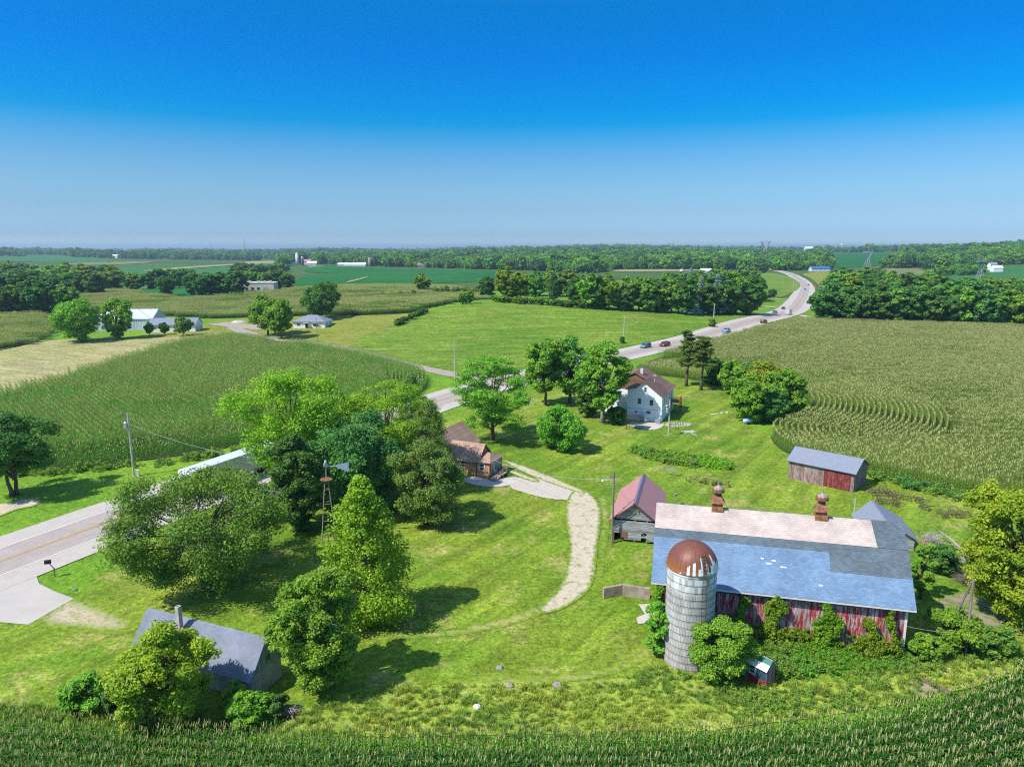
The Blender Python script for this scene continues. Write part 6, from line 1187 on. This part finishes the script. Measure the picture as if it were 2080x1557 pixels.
def brush(name, P, n, L_, h_, mat, label, cat, seed, dirn=None):
    rg = np.random.default_rng(seed); mb = MB(); c = Vector((0, 0, h_ * .4))
    for i in range(n):
        a = rg.uniform(0, 6.28) if dirn is None else dirn + rg.normal(0, .35); s = Vector((rg.normal(0, L_ * .18), rg.normal(0, L_ * .18), rg.uniform(.05, h_))); e = s + Vector((math.cos(a), math.sin(a), rg.uniform(-.15, .3))) * rg.uniform(.3, .9) * L_; e.z = max(e.z, .03); r = rg.uniform(.012, .04)
        mb.tube([s, (s + e) / 2 + Vector(rg.normal(0, .08 * L_, 3)) * .5, e], [r, r * .8, r * .3], 3, cap=False)
    o = mb.build(name, mat, loc=P); return T(o, label, cat)
brush('brush_pile', P, 110, 1.3, .6, MT['pole'], 'small brown brush pile right of the outbuilding', 'brush pile', 1)
brush('brush_pile', at(1930, 1150), 260, 3.4, 1.4, MT['deadwood'], 'big grey pile of dead branches right of the barn', 'brush pile', 2, -.5)
brush('brush_pile', at(1890, 1112), 150, 2.6, 1.3, MT['deadwood'], 'bleached twiggy branches beside the barn roof end', 'brush pile', 3, .9)
brush('brush_pile', at(1985, 1188), 150, 2.6, .9, MT['pole'], 'brown pile of cut limbs under the right maple', 'brush pile', 4, 2.9)
A_, B_ = at(2008, 1186), at(1905, 1092); mb = MB(); mb.tube([A_ + Vector((0, 0, .3)), A_.lerp(B_, .4) + Vector((.3, .3, .9)), A_.lerp(B_, .75) + Vector((0, .2, 1.2)), B_ + Vector((0, 0, 1.0))], [.18, .13, .09, .03], 7)
for k_ in range(9):
    s = A_.lerp(B_, .3 + .07 * k_) + Vector((0, 0, .9)); e = s + Vector((rng.uniform(-2, .3), rng.uniform(-1.5, 1.5), rng.uniform(-.4, .8))); mb.tube([s, e], [.05, .012], 4, cap=False)
o = mb.build('fallen_tree', MT['deadwood']); T(o, 'long bare fallen trunk leaning from the right maple', 'fallen tree')

# climbing vines on the barn wall
Mb = Matrix.Translation((bA.x, bA.y, 0)) @ Matrix.Rotation(rz, 4, 'Z'); VM = leaf('vine_leaf', (.12, .27, .015), (.29, .44, .03), .38, .5, .04)
def vine(x0, x1, top, label, seed, w_top=.4, base=0, n=None):
    rg = np.random.default_rng(seed); c, r = [], []
    for i in range(n or int(120 * (x1 - x0) * top / 4)):
        t = rg.random() ** 1.3; xm = (x0 + x1) / 2; hw_ = (x1 - x0) / 2 * (1 - (1 - w_top) * t) ; x = xm + rg.uniform(-1, 1) * hw_ * (.75 + .45 * math.sin(t * 11 + seed * 2)) + .3 * math.sin(t * 6 + seed); z = base + t * (top - base)
        c.append((x, -.15 - rg.random() * (.35 + .75 * (1 - t)), z + .1)); r.append(rg.uniform(.16, .3))
    V, Q, v = leaves(np.array(c), np.array(r), .9, 34, .085, rg); V[:, 1] = np.minimum(V[:, 1], -.03); me = np_mesh('climbing_vine', V, Q, VM, v=v); o = bpy.data.objects.new('climbing_vine', me); C.objects.link(o); o.matrix_world = Mb; T(o, label, 'vine', 'vines on the barn wall'); return o
vine(3.6, 5.6, 4.3, 'vine climbing beside the silo', 1); vine(6.6, 8.2, 4.0, 'narrow vine next right of the silo vine', 2, .25); vine(8.6, 11.4, 4.6, 'tallest broad vine in the middle of the barn wall', 3, .35)
vine(12.4, 16.2, 4.3, 'wide vine mass right of the stone opening', 4, .22); vine(16.0, 19.8, 3.2, 'vine near the right barn corner', 5, .1); vine(19.0, 19.9, 4.3, 'thin vine strand at the barn corner', 6, .3)
vine(-.4, 1.2, 4.2, 'vine at the left barn corner behind the silo', 7, .5); vine(5.2, 19.8, 1.7, 'low mat of vines along the foot of the barn wall', 8, .9, n=420)

# ================================================================== air
if HAZE:
    mb = MB(); mb.box((0, 5500, 44), (26000, 21000, 98)); hz = mb.build('haze', None if False else MT['white'])
    t = NT('haze_air'); pv = t.n('VolumePrincipled'); pv.inputs['Color'].default_value = (.62, .80, 1.0, 1); pv.inputs['Density'].default_value = HAZE; pv.inputs['Anisotropy'].default_value = .3; t.L(pv.outputs[0], t.out.inputs['Volume'])
    hz.data.materials[0] = t.m; T(hz, 'pale blue summer haze over the countryside', 'haze', kind='stuff')
